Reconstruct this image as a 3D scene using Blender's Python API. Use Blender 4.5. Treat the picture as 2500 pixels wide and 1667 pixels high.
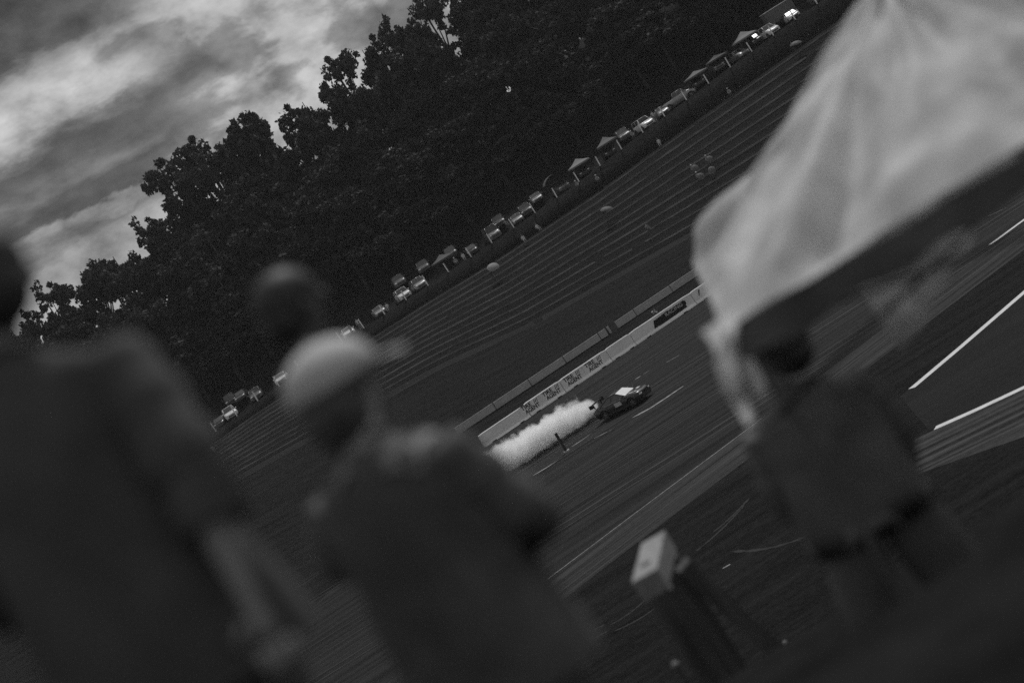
import bpy, bmesh, math, random
from mathutils import Vector, Matrix, Euler, noise as mnoise
R = math.radians
SC = bpy.context.scene
COL = SC.collection
for o in list(bpy.data.objects):
    bpy.data.objects.remove(o)

# ------------------------------------------------------------------ camera
ROLL, PITCH, LENS, CAMH = R(32), R(4.05), 60.0, 19.0
FPX = LENS / 36 * 2500
cam = bpy.data.cameras.new('camera'); camo = bpy.data.objects.new('camera', cam); COL.objects.link(camo)
cr = Vector((math.cos(ROLL), 0, 0)); U0 = Vector((0, math.sin(PITCH), math.cos(PITCH))); FW = Vector((0, math.cos(PITCH), -math.sin(PITCH)))
RX = Vector((1, 0, 0))
c_right = RX * math.cos(ROLL) - U0 * math.sin(ROLL)
c_up = RX * math.sin(ROLL) + U0 * math.cos(ROLL)
m3 = Matrix((c_right, c_up, -FW)).transposed()
camo.matrix_world = Matrix.Translation((0, 0, CAMH)) @ m3.to_4x4()
cam.lens = LENS; cam.sensor_width = 36; cam.clip_start = 0.1; cam.clip_end = 3000
cam.dof.use_dof = True; cam.dof.focus_distance = 145; cam.dof.aperture_fstop = 0.95; cam.dof.aperture_blades = 0
SC.camera = camo

# ------------------------------------------------------------------ world and sun
SUN_EL, SUN_AZ = R(54), R(26)      # azimuth clockwise from +Y: ahead of the camera and to the right
W = bpy.data.worlds.new('World'); SC.world = W; W.use_nodes = True
nt = W.node_tree; nt.nodes.clear(); N = nt.nodes; Lk = nt.links
def wmath(op, a, b=None, clamp=False):
    n = N.new('ShaderNodeMath'); n.operation = op; n.use_clamp = clamp
    for i, q in enumerate((a, b)):
        if q is None: continue
        if isinstance(q, (int, float)): n.inputs[i].default_value = q
        else: Lk.new(q, n.inputs[i])
    return n.outputs[0]
def wramp(fac, pts, interp='B_SPLINE'):
    n = N.new('ShaderNodeValToRGB'); n.color_ramp.interpolation = interp
    el = n.color_ramp.elements
    while len(el) < len(pts): el.new(0.5)
    for e, (p, c) in zip(el, pts): e.position = p; e.color = (c, c, c, 1)
    Lk.new(fac, n.inputs[0]); return n.outputs[0]
def wrange(v, a, b, c, d):
    n = N.new('ShaderNodeMapRange'); n.interpolation_type = 'SMOOTHSTEP'
    Lk.new(v, n.inputs[0])
    for i, q in enumerate((a, b, c, d)): n.inputs[i + 1].default_value = q
    return n.outputs[0]
tc = N.new('ShaderNodeTexCoord'); sep = N.new('ShaderNodeSeparateXYZ'); Lk.new(tc.outputs['Generated'], sep.inputs[0])
X, Y, Z = sep.outputs
az = wmath('MULTIPLY', wmath('ARCTAN2', X, Y), 57.2958)
elv = wmath('MULTIPLY', wmath('ARCSINE', Z), 57.2958)
def wnoise(sx, sy, sc, det, rough, seed, dist=0.0):
    cmb = N.new('ShaderNodeCombineXYZ')
    Lk.new(wmath('MULTIPLY', wmath('ADD', az, wmath('MULTIPLY', elv, 0.35)), sx), cmb.inputs[0]); Lk.new(wmath('MULTIPLY', elv, sy), cmb.inputs[1])
    cmb.inputs[2].default_value = seed
    n = N.new('ShaderNodeTexNoise'); n.inputs['Scale'].default_value = sc; n.inputs['Detail'].default_value = det
    n.inputs['Roughness'].default_value = rough; n.inputs['Distortion'].default_value = dist
    Lk.new(cmb.outputs[0], n.inputs['Vector']); return n.outputs[0]
warp = wnoise(0.40, 0.9, 1.0, 8, 0.6, 3.1)
e1 = wmath('ADD', wmath('ADD', elv, wmath('MULTIPLY', wmath('ADD', az, 8.0), 0.04)), wmath('MULTIPLY', wmath('SUBTRACT', warp, 0.5), 2.0))
pos = wmath('DIVIDE', wmath('SUBTRACT', e1, 5.0), 10.0, True)
prof = wramp(pos, [(0.0, .34), (.09, .30), (.135, .16), (.17, .32), (.195, .30), (.215, .09), (.26, .065), (.31, .15), (.36, .09), (.41, .075), (.445, .16), (.48, .38), (.55, .50), (.62, .44), (.672, .30), (.70, .09), (.74, .05), (1, .045)], 'LINEAR')
puff = wnoise(0.55, 0.85, 1.0, 8, 0.55, 9.4, 0.1)
gen = wramp(wnoise(0.28, 0.48, 1.0, 8, 0.52, 21.7, 0.1), [(.30, .12), (.42, .20), (.52, .42), (.72, .50)], 'EASE')
mask = wrange(az, -7.0, -3.6, 0, 1)
hi = wrange(elv, 10.5, 13.5, 0, 1)
broken = wramp(wnoise(0.06, 0.12, 1.0, 7, 0.55, 33.0, 0.2), [(.36, .07), (.50, .32), (.64, .48)], 'EASE')
def wmix(f, a, b):
    return wmath('ADD', wmath('MULTIPLY', a, wmath('SUBTRACT', 1.0, f)), wmath('MULTIPLY', b, f))
lowsky = wmix(mask, prof, gen)
farleft = wrange(az, -26, -15, 1, 0)
lowsky = wmix(farleft, lowsky, gen)
hi2 = wrange(elv, 15.0, 24.0, 0, 1)
cl = wmix(wmath('MULTIPLY', hi2, 1.0), wmix(wmath('MULTIPLY', hi, wrange(az, -3, 8, 1, 0)), lowsky, wmath('MULTIPLY', puff, 0.10)), broken)
cl = wmath('MULTIPLY', cl, wramp(puff, [(.30, .50), (.50, 1.0), (.66, 1.35)], 'LINEAR'))
sky = N.new('ShaderNodeTexSky'); sky.sky_type = 'NISHITA'; sky.sun_disc = False
sky.sun_elevation = SUN_EL; sky.sun_rotation = SUN_AZ
bw = N.new('ShaderNodeRGBToBW'); Lk.new(sky.outputs[0], bw.inputs[0])
tot = wmath('ADD', wmath('MULTIPLY', cl, 10.0), wmath('MULTIPLY', bw.outputs[0], 0.05))
bg = N.new('ShaderNodeBackground'); bg.inputs[1].default_value = 0.1
Lk.new(tot, bg.inputs[0])
wo = N.new('ShaderNodeOutputWorld'); Lk.new(bg.outputs[0], wo.inputs[0])

sl = bpy.data.lights.new('sun', 'SUN'); sl.energy = 2.0; sl.angle = R(8); sl.color = (1, 1, 1)
so = bpy.data.objects.new('sun', sl); COL.objects.link(so)
sd = Vector((math.sin(SUN_AZ) * math.cos(SUN_EL), math.cos(SUN_AZ) * math.cos(SUN_EL), math.sin(SUN_EL)))
so.rotation_euler = sd.to_track_quat('Z', 'Y').to_euler(); so.location = (60, 20, 80)
SC.view_settings.view_transform = 'Standard'; SC.view_settings.look = 'None'
SC.view_settings.exposure = 0.0; SC.view_settings.gamma = 1.0; SC.view_settings.use_curve_mapping = False
SC.cycles.volume_bounces = 22; SC.cycles.max_bounces = 24; SC.cycles.diffuse_bounces = 2; SC.cycles.glossy_bounces = 3
SC.cycles.transmission_bounces = 4; SC.cycles.transparent_max_bounces = 8
SC.cycles.volume_step_rate = 1.0; SC.cycles.volume_max_steps = 256
SC.cycles.sample_clamp_indirect = 2.0; SC.cycles.sample_clamp_direct = 2.5
SC.cycles.use_denoising = False

# ------------------------------------------------------------------ helpers
def ray(u, v):
    return (c_right * ((u - 1250) / FPX) + c_up * ((833.5 - v) / FPX) + FW)
def at(u, v, y):
    d = ray(u, v); t = y / d.y; return Vector((d.x * t, y, CAMH + d.z * t))
def onz(u, v, z=0.0):
    d = ray(u, v); t = (z - CAMH) / d.z; return Vector((d.x * t, d.y * t, z))
def lerp(a, b, t): return a + (b - a) * t
def tab(x, T):
    if x <= T[0][0]: return T[0][1]
    for (a, p), (b, q) in zip(T, T[1:]):
        if x <= b:
            t = (x - a) / (b - a); return p + (q - p) * t
    return T[-1][1]

MATS = {}
def mat(name, g=0.1, rough=0.8, spec=0.3, metal=0.0, nscale=0, namt=0.0, coord='Object', stretch=(1, 1, 1), bump=0.0, detail=5, trans=0.0, coat=0.0):
    if name in MATS: return MATS[name]
    m = bpy.data.materials.new(name); m.use_nodes = True; MATS[name] = m
    t = m.node_tree; b = t.nodes['Principled BSDF']
    b.inputs['Base Color'].default_value = (g, g, g, 1); b.inputs['Roughness'].default_value = rough
    b.inputs['Specular IOR Level'].default_value = spec; b.inputs['Metallic'].default_value = metal
    if coat: b.inputs['Coat Weight'].default_value = coat; b.inputs['Coat Roughness'].default_value = 0.05
    if nscale:
        tcn = t.nodes.new('ShaderNodeTexCoord'); mp = t.nodes.new('ShaderNodeMapping'); mp.inputs['Scale'].default_value = stretch
        t.links.new(tcn.outputs[coord], mp.inputs[0])
        n = t.nodes.new('ShaderNodeTexNoise'); n.inputs['Scale'].default_value = nscale; n.inputs['Detail'].default_value = detail; n.inputs['Roughness'].default_value = 0.6
        t.links.new(mp.outputs[0], n.inputs['Vector'])
        r = t.nodes.new('ShaderNodeValToRGB'); lo = max(0, g * (1 - namt)); hi_ = g * (1 + namt)
        r.color_ramp.elements[0].position = .33; r.color_ramp.elements[1].position = .67
        r.color_ramp.elements[0].color = (lo, lo, lo, 1); r.color_ramp.elements[1].color = (hi_, hi_, hi_, 1)
        t.links.new(n.outputs[0], r.inputs[0]); t.links.new(r.outputs[0], b.inputs['Base Color'])
        if bump:
            bn = t.nodes.new('ShaderNodeBump'); bn.inputs['Strength'].default_value = bump
            t.links.new(n.outputs[0], bn.inputs['Height']); t.links.new(bn.outputs[0], b.inputs['Normal'])
    if trans:
        tr = t.nodes.new('ShaderNodeBsdfTranslucent'); tr.inputs[0].default_value = (g, g, g, 1)
        mx = t.nodes.new('ShaderNodeMixShader'); mx.inputs[0].default_value = trans
        t.links.new(b.outputs[0], mx.inputs[1]); t.links.new(tr.outputs[0], mx.inputs[2])
        t.links.new(mx.outputs[0], t.nodes['Material Output'].inputs[0])
        if nscale: t.links.new(r.outputs[0], tr.inputs[0])
    return m

class MB:
    def __init__(s): s.v = []; s.f = []; s.mi = []; s.sm = []
    def add(s, vs, fs, mi=0, smooth=False):
        o = len(s.v); s.v += [tuple(q) for q in vs]
        for f in fs: s.f.append([i + o for i in f]); s.mi.append(mi); s.sm.append(smooth)
        return s
    def box(s, c, d, rot=None, mi=0, taper=1.0):
        M = rot if rot is not None else Matrix.Identity(3)
        vs = []
        for z in (-.5, .5):
            k = taper if z > 0 else 1.0
            for x, y in ((-.5, -.5), (.5, -.5), (.5, .5), (-.5, .5)):
                vs.append(Vector(c) + M @ Vector((x * d[0] * k, y * d[1] * k, z * d[2])))
        return s.add(vs, [(3, 2, 1, 0), (4, 5, 6, 7), (0, 1, 5, 4), (1, 2, 6, 5), (2, 3, 7, 6), (3, 0, 4, 7)], mi)
    def tube(s, pts, rad, n=8, mi=0, cap=True, smooth=True):
        pts = [Vector(p) for p in pts]
        if not isinstance(rad, (list, tuple)): rad = [rad] * len(pts)
        vs = []
        for i, p in enumerate(pts):
            d = (pts[min(i + 1, len(pts) - 1)] - pts[max(i - 1, 0)]).normalized()
            a = d.cross(Vector((0, 0, 1)) if abs(d.z) < .9 else Vector((1, 0, 0))).normalized(); b = d.cross(a)
            for k in range(n):
                t = 2 * math.pi * k / n; vs.append(p + (a * math.cos(t) + b * math.sin(t)) * rad[i])
        fs = [(i * n + k, i * n + (k + 1) % n, (i + 1) * n + (k + 1) % n, (i + 1) * n + k) for i in range(len(pts) - 1) for k in range(n)]
        s.add(vs, fs, mi, smooth)
        if cap:
            o = len(s.v) - len(vs); s.f.append([o + k for k in range(n)][::-1]); s.f.append([o + (len(pts) - 1) * n + k for k in range(n)]); s.mi += [mi, mi]; s.sm += [False, False]
        return s
    def ell(s, c, r, nu=10, nv=7, mi=0, zmin=-1.0, rot=None):
        vs = []; fs = []; M = rot if rot is not None else Matrix.Identity(3)
        for j in range(nv + 1):
            zz = lerp(math.asin(zmin), math.pi / 2, j / nv)
            for i in range(nu):
                a = 2 * math.pi * i / nu
                vs.append(Vector(c) + M @ Vector((r[0] * math.cos(zz) * math.cos(a), r[1] * math.cos(zz) * math.sin(a), r[2] * math.sin(zz))))
        for j in range(nv):
            for i in range(nu): fs.append((j * nu + i, j * nu + (i + 1) % nu, (j + 1) * nu + (i + 1) % nu, (j + 1) * nu + i))
        return s.add(vs, fs, mi, True)
    def mesh(s, name, mats):
        me = bpy.data.meshes.new(name); me.from_pydata(s.v, [], s.f)
        for m in (mats if isinstance(mats, (list, tuple)) else [mats]): me.materials.append(m)
        me.polygons.foreach_set('material_index', s.mi); me.polygons.foreach_set('use_smooth', s.sm); me.update()
        return me
    def build(s, name, mats, parent=None):
        o = bpy.data.objects.new(name, s.mesh(name, mats)); COL.objects.link(o)
        if parent: o.parent = parent
        return o
def tag(o, label=None, cat=None, group=None, kind=None):
    if label: o['label'] = label
    if cat: o['category'] = cat
    if group: o['group'] = group
    if kind: o['kind'] = kind
    return o
def empty(name, loc, label, cat, rz=0, group=None):
    o = bpy.data.objects.new(name, None); COL.objects.link(o); o.location = loc; o.rotation_euler = (0, 0, rz); o.empty_display_size = .2
    return tag(o, label, cat, group)
def kids(o): return [c for c in COL.objects if c.parent == o]
def clone(o, loc=None, rz=None, label=None, parent=None, group=None):
    c = o.copy(); COL.objects.link(c)
    if parent: c.parent = parent
    for k in CH.get(o.name, []) or []:
        clone(k, parent=c)
    if loc is not None: c.location = loc
    if rz is not None: c.rotation_euler = (0, 0, rz)
    if label: c['label'] = label
    if group: c['group'] = group
    return c
CH = {}
def index_children():
    CH.clear()
    for o in COL.objects:
        if o.parent: CH.setdefault(o.parent.name, []).append(o)

# ------------------------------------------------------------------ terrain
def wall_y(x): return 167.1 + 0.30 * x
BASE = [(-120, 9.5), (-60, 9.2), (-35, 8.3), (-9, 6.9), (3, 5.3), (32, 4.0), (60, 3.4), (120, 3.0)]
RIDGE = [(-130, 12.0), (-60, 12.9), (-42, 13.35), (-35, 13.87), (-16, 14.65), (5, 15.2), (20, 16.0), (31, 17.1), (46, 18.35), (60, 19.4), (130, 22)]
def bank_z(y):
    if y < 5.2: return 17.3
    if y < 7.0: return 17.3 - (y - 5.2) * 0.64
    if y < 9.4: return 16.15 - (y - 7.0) * .03
    return max(0.0, 16.08 - (y - 9.4) * 0.60)
Y0, Y1 = 205.0, 236.5
def hill_lin(x, y):
    return lerp(tab(x, BASE), lerp(tab(x, BASE), tab(x, RIDGE), .78), (y - Y0) / (Y1 - Y0))
def gz(x, y):
    if y < 60: return bank_z(y)
    wy = wall_y(max(-90, min(90, x)))
    t = y - wy
    if t < 1.2: return 0.0
    if t < 9.0: return 1.3 * (t - 1.2) / 7.8
    if y < Y0: return lerp(1.3, tab(x, BASE), (y - wy - 9) / max(1e-3, Y0 - wy - 9))
    if y < Y1: return hill_lin(x, y)
    top = tab(x, RIDGE); b = lerp(tab(x, BASE), top, .78)
    if y < 239.0: return lerp(b, top, (y - Y1) / (239.0 - Y1))
    if y < 244: return top
    if y < 300: return top + (y - 244) * 0.33
    return top + 56 * .33 + (y - 300) * .02

def ground_mat(name, lo, hi_, sc=(.06, .9, 1), rot=0.0, rough=0.9, fine=0.35, bands=0.0, bump=0.0):
    m = bpy.data.materials.new(name); m.use_nodes = True; t = m.node_tree; b = t.nodes['Principled BSDF']
    b.inputs['Roughness'].default_value = rough; b.inputs['Specular IOR Level'].default_value = .06
    c = t.nodes.new('ShaderNodeTexCoord'); mp = t.nodes.new('ShaderNodeMapping'); mp.inputs['Rotation'].default_value = (0, 0, rot); mp.inputs['Scale'].default_value = sc
    # rotate first, then squash, so that streaks lie along the run of the track
    mp0 = t.nodes.new('ShaderNodeMapping'); mp0.inputs['Rotation'].default_value = (0, 0, rot); mp.inputs['Rotation'].default_value = (0, 0, 0)
    t.links.new(c.outputs['Object'], mp0.inputs[0]); t.links.new(mp0.outputs[0], mp.inputs[0])
    n = t.nodes.new('ShaderNodeTexNoise'); n.inputs['Scale'].default_value = 1; n.inputs['Detail'].default_value = 8; n.inputs['Roughness'].default_value = .62
    t.links.new(mp.outputs[0], n.inputs['Vector'])
    n2 = t.nodes.new('ShaderNodeTexNoise'); n2.inputs['Scale'].default_value = 2.2; n2.inputs['Detail'].default_value = 6; n2.inputs['Roughness'].default_value = .7
    t.links.new(c.outputs['Object'], n2.inputs['Vector'])
    mx = t.nodes.new('ShaderNodeMix'); mx.data_type = 'FLOAT'; mx.inputs[0].default_value = fine
    t.links.new(n.outputs[0], mx.inputs[2]); t.links.new(n2.outputs[0], mx.inputs[3])
    r = t.nodes.new('ShaderNodeValToRGB'); r.color_ramp.elements[0].position = .40; r.color_ramp.elements[1].position = .61
    r.color_ramp.elements[0].color = (lo, lo, lo, 1); r.color_ramp.elements[1].color = (hi_, hi_, hi_, 1)
    t.links.new(mx.outputs[0], r.inputs[0]); t.links.new(r.outputs[0], b.inputs['Base Color'])
    if bump:
        bn = t.nodes.new('ShaderNodeBump'); bn.inputs['Strength'].default_value = bump; bn.inputs['Distance'].default_value = .1
        t.links.new(n2.outputs[0], bn.inputs['Height']); t.links.new(bn.outputs[0], b.inputs['Normal'])
    return m
M_grass = ground_mat('grass_ground', .003, .015, (.10, .9, 1), 0.0, .95, .45)
M_asph = ground_mat('asphalt_streaked', .006, .027, (.035, .8, 1), -.12, .8, .22)
M_apron = ground_mat('concrete_apron', .014, .058, (.05, 2.0, 1), -.41, .85, .2)
M_lane = ground_mat('dark_asphalt', .008, .014, (.05, .8, 1), .1, .8, .3)
M_verge = ground_mat('worn_verge', .012, .040, (.05, 1.8, 1), -.28, .95, .4)
M_dry = ground_mat('dry_grass', .014, .075, (.06, 1.8, 1), .42, .95, .2)

def sheet(name, xs, ys, zf, m, smooth=True):
    vs = [(x, y, zf(x, y)) for y in ys for x in xs]; nx = len(xs)
    fs = [(j * nx + i, j * nx + i + 1, (j + 1) * nx + i + 1, (j + 1) * nx + i) for j in range(len(ys) - 1) for i in range(nx - 1)]
    b = MB(); b.add(vs, fs, 0, smooth); o = b.build(name, m); tag(o, kind='structure'); return o
xs = [-700, -400, -250, -180] + [-130 + 4 * i for i in range(66)] + [180, 250, 400, 700]
ys = [-120, -40, -10, 0, 3, 5.2, 7.0, 8.2, 9.4, 12, 18, 25, 30, 36.2, 50, 70, 100, 130] + [138 + 1.0 * i for i in range(67)] + [204.9, 205.4, 215, 225, 236.3, 236.8, 239, 244, 250, 260, 270, 285, 300, 340, 420, 600, 900]
def ground_surf(x, y):
    z = gz(x, y)
    if 205.2 < y < 236.4 and abs(x) <= 130: z -= 1.4
    if y > 244: z += 1.2 * (mnoise.noise(Vector((x * .05, y * .05, 3))))
    return z
sheet('ground', xs, ys, ground_surf, M_grass)

# track surfaces as sheets just over the ground
def poly_strip(name, top, bot, z, m, n=40):
    """strip between two polylines given as lists of (x, y)"""
    vs = []; fs = []
    for i in range(n + 1):
        t = i / n
        x = lerp(top[0][0], top[-1][0], t); vs.append((x, tab(x, top), z))
        x2 = lerp(bot[0][0], bot[-1][0], t); vs.append((x2, tab(x2, bot), z))
        if i: fs.append((2 * i - 2, 2 * i - 1, 2 * i + 1, 2 * i))
    b = MB(); b.add(vs, fs); o = b.build(name, m); return tag(o, kind='structure')
L2 = [(-60, 56), (-30, 72), (-14, 88), (-5.62, 94.05), (.76, 96.91), (8.02, 99.99), (90, 135)]
wl = [(-60, 62), (-42, 92), (-28, 128), (-16, 150), (-6, wall_y(-6) - 6.5), (90, wall_y(90) - 6.5)]
poly_strip('track', wl, L2, 0.004, M_asph)
poly_strip('verge', [(x, wall_y(x) + .9) for x in (-9, 90)], [(x, wall_y(x) - 6.4) for x in (-6, 90)], 0.006, M_verge)
poly_strip('concrete_apron', [(x, y - .15) for x, y in L2], [(x, y - 6.8) for x, y in L2], 0.004, M_apron)
poly_strip('pit_lane', [(15.3, 86.0), (25, 91.6), (60, 112)], [(14.0, 76.7), (18.1, 74.2), (60, 48)], 0.008, M_lane)
poly_strip('dry_grass_strip', [(11, 78.3), (14, 76.4), (18.1, 73.9), (40, 60.4)], [(11, 72), (14, 69), (18, 65), (40, 52)], 0.005, M_dry)

M_paint = mat('road_paint', .26, .7, nscale=3, namt=.5, stretch=(1, 1, 1))
M_paint_b = mat('road_paint_bright', .62, .6, nscale=2, namt=.12)
def line(name, pts, w, m=M_paint, z=0.012, jag=0.0):
    b = MB(); P = []
    for (x0, y0), (x1, y1) in zip(pts, pts[1:]):
        k = max(2, int(math.hypot(x1 - x0, y1 - y0) / .7))
        P += [Vector((lerp(x0, x1, i / k), lerp(y0, y1, i / k), z)) for i in range(k)]
    P.append(Vector((pts[-1][0], pts[-1][1], z)))
    vs = []
    for i, p in enumerate(P):
        d = (P[min(i + 1, len(P) - 1)] - P[max(0, i - 1)]).normalized(); nrm = Vector((-d.y, d.x, 0))
        ww = w * (1 - jag * random.random()); e = .3 if i in (0, len(P) - 1) and jag else 1
        vs += [p + nrm * ww / 2 * e, p - nrm * ww / 2 * e]
    b.add(vs, [(2 * i, 2 * i + 1, 2 * i + 3, 2 * i + 2) for i in range(len(P) - 1)])
    return tag(b.build(name, m), kind='structure')
random.seed(5)
def Z0(u, v): p = onz(u, v); return (p.x, p.y)
line('worn_edge_line', [Z0(1301, 1161), Z0(1335, 1141), Z0(1370, 1118)], .62, jag=.6)
line('worn_edge_line', [Z0(1393, 1092), Z0(1420, 1075), Z0(1442, 1059)], .34, jag=.7)
line('worn_edge_line', [Z0(1541, 1021), Z0(1585, 998), Z0(1625, 972), Z0(1669, 942)], .60, jag=.6)
line('worn_edge_line', [Z0(1450, 1070), Z0(1495, 1048)], .22, jag=.8)
line('worn_far_line', [Z0(1549, 927), Z0(1566, 917)], .40, jag=.6)
line('worn_far_line', [Z0(1570, 914), Z0(1585, 905)], .22, jag=.6)
line('worn_far_line', [Z0(1627, 885), Z0(1659, 867)], .34, jag=.6)
line('painted_edge_line', [(-58, 57.4), (-30, 72.2), (-14, 88.1), (-5.62, 94.05), (.76, 96.91), (8.02, 99.99), (10.5, 101.1)], .13, M_paint, jag=.25)
line('pit_lane_line', [Z0(2226, 948), Z0(2340, 852), Z0(2500, 714)] + [(45, 104)], .55, M_paint_b)
line('pit_lane_line', [Z0(2283, 1045), Z0(2380, 1002), Z0(2500, 946)] + [(30, 66.5)], .50, M_paint_b)
line('pit_exit_line', [Z0(2418, 597), Z0(2500, 537)] + [(50, 117.7)], .45, M_paint_b)
line('pit_exit_dash', [Z0(2412, 529), Z0(2456, 508)], .3, M_paint, jag=.4)
line('apron_line', [Z0(1765, 1387), Z0(1783, 1377)], .12, M_paint)
line('apron_line', [Z0(1955, 1575), Z0(2040, 1520)], .10, M_paint, jag=.5)
line('apron_line', [Z0(749, 1316), Z0(790, 1293)], .55, M_paint)
M_swirl = mat('dry_grass_streak', .019, .95, nscale=2, namt=.5)
def bend(pts):
    out = []
    for i in range(13):
        t = i / 12; a, b_, c = [Vector(onz(*q)) for q in pts]; p = a.lerp(b_, t).lerp(b_.lerp(c, t), t); out.append((p.x, p.y))
    return out
for pts in ([(1790, 1345), (1880, 1350), (1990, 1300)], [(1500, 1540), (1600, 1500), (1640, 1440)], [(1490, 1525), (1560, 1490), (1610, 1425)], [(1440, 1545), (1460, 1530), (1475, 1526)], [(1445, 1562), (1465, 1548), (1482, 1542)], [(1740, 1300), (1790, 1262), (1830, 1215)], [(1700, 1345), (1770, 1290), (1815, 1235)]):
    line('dry_grass_streak', bend(pts), .30, M_swirl, .010, .7)
# tyre marks in long arcs
M_rub = mat('tyre_rubber_mark', .018, .7)
for k in range(12):
    x0 = random.uniform(-40, 10); y0 = random.uniform(104, 150); s = random.uniform(-.03, .10)
    ptsr = [(x0 + i * 4, y0 + s * i * 4 + .012 * i * i * random.uniform(.5, 1)) for i in range(12)]
    for dd in (0, 1.6): line('tyre_mark', [(a, b + dd) for a, b in ptsr], random.uniform(.12, .25), M_rub, .014 + .0005 * k + (.0002 if dd else 0), .3)

# ------------------------------------------------------------------ terraced hillside
M_edge = mat('weathered_timber_edge', .17, .9, nscale=.5, namt=.5, stretch=(.5, 1, 1))
M_turf = ground_mat('terrace_turf', .005, .011, (.15, .5, 1), 0, .95, .5)
NT = 11
hx = [-130 + 2 * i for i in range(131)]
b = MB(); vs = []; rowsy = []
for k in range(NT):
    ya = lerp(Y0, Y1, k / NT); yb = lerp(Y0, Y1, (k + 1) / NT)
    rowsy += [(ya, k), (ya + .12, k + 1.0), (yb - .01, k + 1.15)]
rowsy = [(Y0, 0)]
for k in range(NT):
    ya = lerp(Y0, Y1, k / NT); yb = lerp(Y0, Y1, (k + 1) / NT)
    rowsy += [(ya + .02, k + .0), (ya + 1.3, k + .62), (yb, k + 1)]
def wob(x, k): return .35 * mnoise.noise(Vector((x * .06, k * 3.7, 0))) + .12 * mnoise.noise(Vector((x * .4, k * 1.7, 5)))
def terr_z(x, q): return lerp(tab(x, BASE), lerp(tab(x, BASE), tab(x, RIDGE), .78), q / NT)
for j, (y, q) in enumerate(rowsy):
    for x in hx:
        vs.append((x, y + wob(x, int(q + .3)) * (1 if 0 < j < len(rowsy) - 1 else 0), terr_z(x, q)))
n = len(hx)
b.add(vs, [(j * n + i, j * n + i + 1, (j + 1) * n + i + 1, (j + 1) * n + i) for j in range(len(rowsy) - 1) for i in range(n - 1)])
hill = tag(b.build('terraced_hillside', M_turf), kind='structure')
for k in range(NT):
    ya = lerp(Y0, Y1, k / NT)
    b = MB(); hgt = random.choice([.14, .2, .26, .34])
    x = -70.0
    while x < 75:
        ln = random.uniform(40, 90)
        if True:
            pts = [x + i * 1.5 for i in range(int(ln / 1.5) + 1)]
            vs = []
            for q in pts:
                yy = ya + 1.32 + wob(q, k); zz = terr_z(q, k + .62) + .03
                hh = hgt * random.uniform(.7, 1.15)
                vs += [(q, yy - .10, zz - .25), (q, yy - .10, zz + hh * .5), (q, yy + .06, zz + hh * .5), (q, yy + .06, zz - .25)]
            fs = []
            for i in range(len(pts) - 1):
                for a_, b_ in ((0, 1), (1, 2), (2, 3)): fs.append((4 * i + a_, 4 * i + b_, 4 * i + 4 + b_, 4 * i + 4 + a_))
            b.add(vs, fs)
        x += ln + random.uniform(0, .5)
    b.build('terrace_edge', M_edge, hill)
# foot-of-hill track, a paler worn strip
M_worn = ground_mat('worn_dirt', .014, .026, (.03, .6, 1), 0, .95, .5)
b = MB(); vs = []; fs = []
hx2 = [-80 + 2 * i for i in range(81)]
for i, x in enumerate(hx2):
    for dy in (-3.2, -.4): vs.append((x, Y0 + dy, gz(x, Y0 + dy) + .03))
    if i: fs.append((2 * i - 2, 2 * i, 2 * i + 1, 2 * i - 1))
b.add(vs, fs); tag(b.build('dirt_path', M_worn), kind='structure')
b = MB(); vs = []; fs = []
for i, x in enumerate(hx2):
    for dy in (239.05, 240.6): vs.append((x, dy, gz(x, dy) + .03))
    if i: fs.append((2 * i - 2, 2 * i, 2 * i + 1, 2 * i - 1))
b.add(vs, fs); tag(b.build('ridge_path', M_worn), kind='structure')

# ------------------------------------------------------------------ trees
random.seed(11)
M_leaf = mat('tree_foliage', .045, .8, .2, nscale=.6, namt=.5, trans=.2)
M_leaf2 = mat('tree_foliage_dark', .034, .8, .2, nscale=.5, namt=.5, trans=.15)
M_bark = mat('tree_bark', .03, .95, nscale=4, namt=.4, bump=.3)
def crown_mesh(seed, rad, h, clumps, dens, sparse=0.0, leaf=.34):
    rnd = random.Random(seed); b = MB(); vs = []; fs = []
    # limbs reach sub-crowns, each of which holds clumps, which hold leaf sprays
    subs = []
    for i in range(11):
        a = rnd.uniform(0, 2 * math.pi); zz = rnd.uniform(.12, .95); rr = rad * math.sqrt(max(.05, 1 - (zz - .45) ** 2 * 2.6)) * rnd.uniform(.35, .78)
        subs.append((Vector((rr * math.cos(a), rr * math.sin(a), zz * h * .86)), rad * rnd.uniform(.34, .55)))
    for i in range(clumps):
        c, r = subs[i % len(subs)]
        d = Vector((rnd.gauss(0, 1), rnd.gauss(0, 1), rnd.gauss(.15, .8))).normalized()
        cc = c + d * r * rnd.uniform(.45, 1.0)
        cr_ = rnd.uniform(.45, 1.05)
        for _ in range(dens):
            e = Vector((rnd.gauss(0, 1), rnd.gauss(0, 1), rnd.gauss(0, .8))); e = e.normalized() * cr_ * rnd.random() ** .4
            p = cc + e; s = leaf * rnd.uniform(.6, 1.3)
            u = Vector((rnd.gauss(0, 1), rnd.gauss(0, 1), rnd.gauss(0, 1))).normalized(); w = u.cross(Vector((rnd.gauss(0, 1), rnd.gauss(0, 1), rnd.gauss(0, 1)))).normalized()
            o = len(vs); vs += [p - u * s, p + w * s * .6, p + u * s, p - w * s * .6]; fs.append((o, o + 1, o + 2, o + 3))
    b.add(vs, fs); return b, subs
TREES = []
specs = [(4.6, 15, 150, 46, .36), (5.6, 17, 210, 44, .36), (3.8, 13, 120, 46, .32), (6.2, 14, 240, 48, .38), (4.8, 17, 105, 40, .34)]
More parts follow.
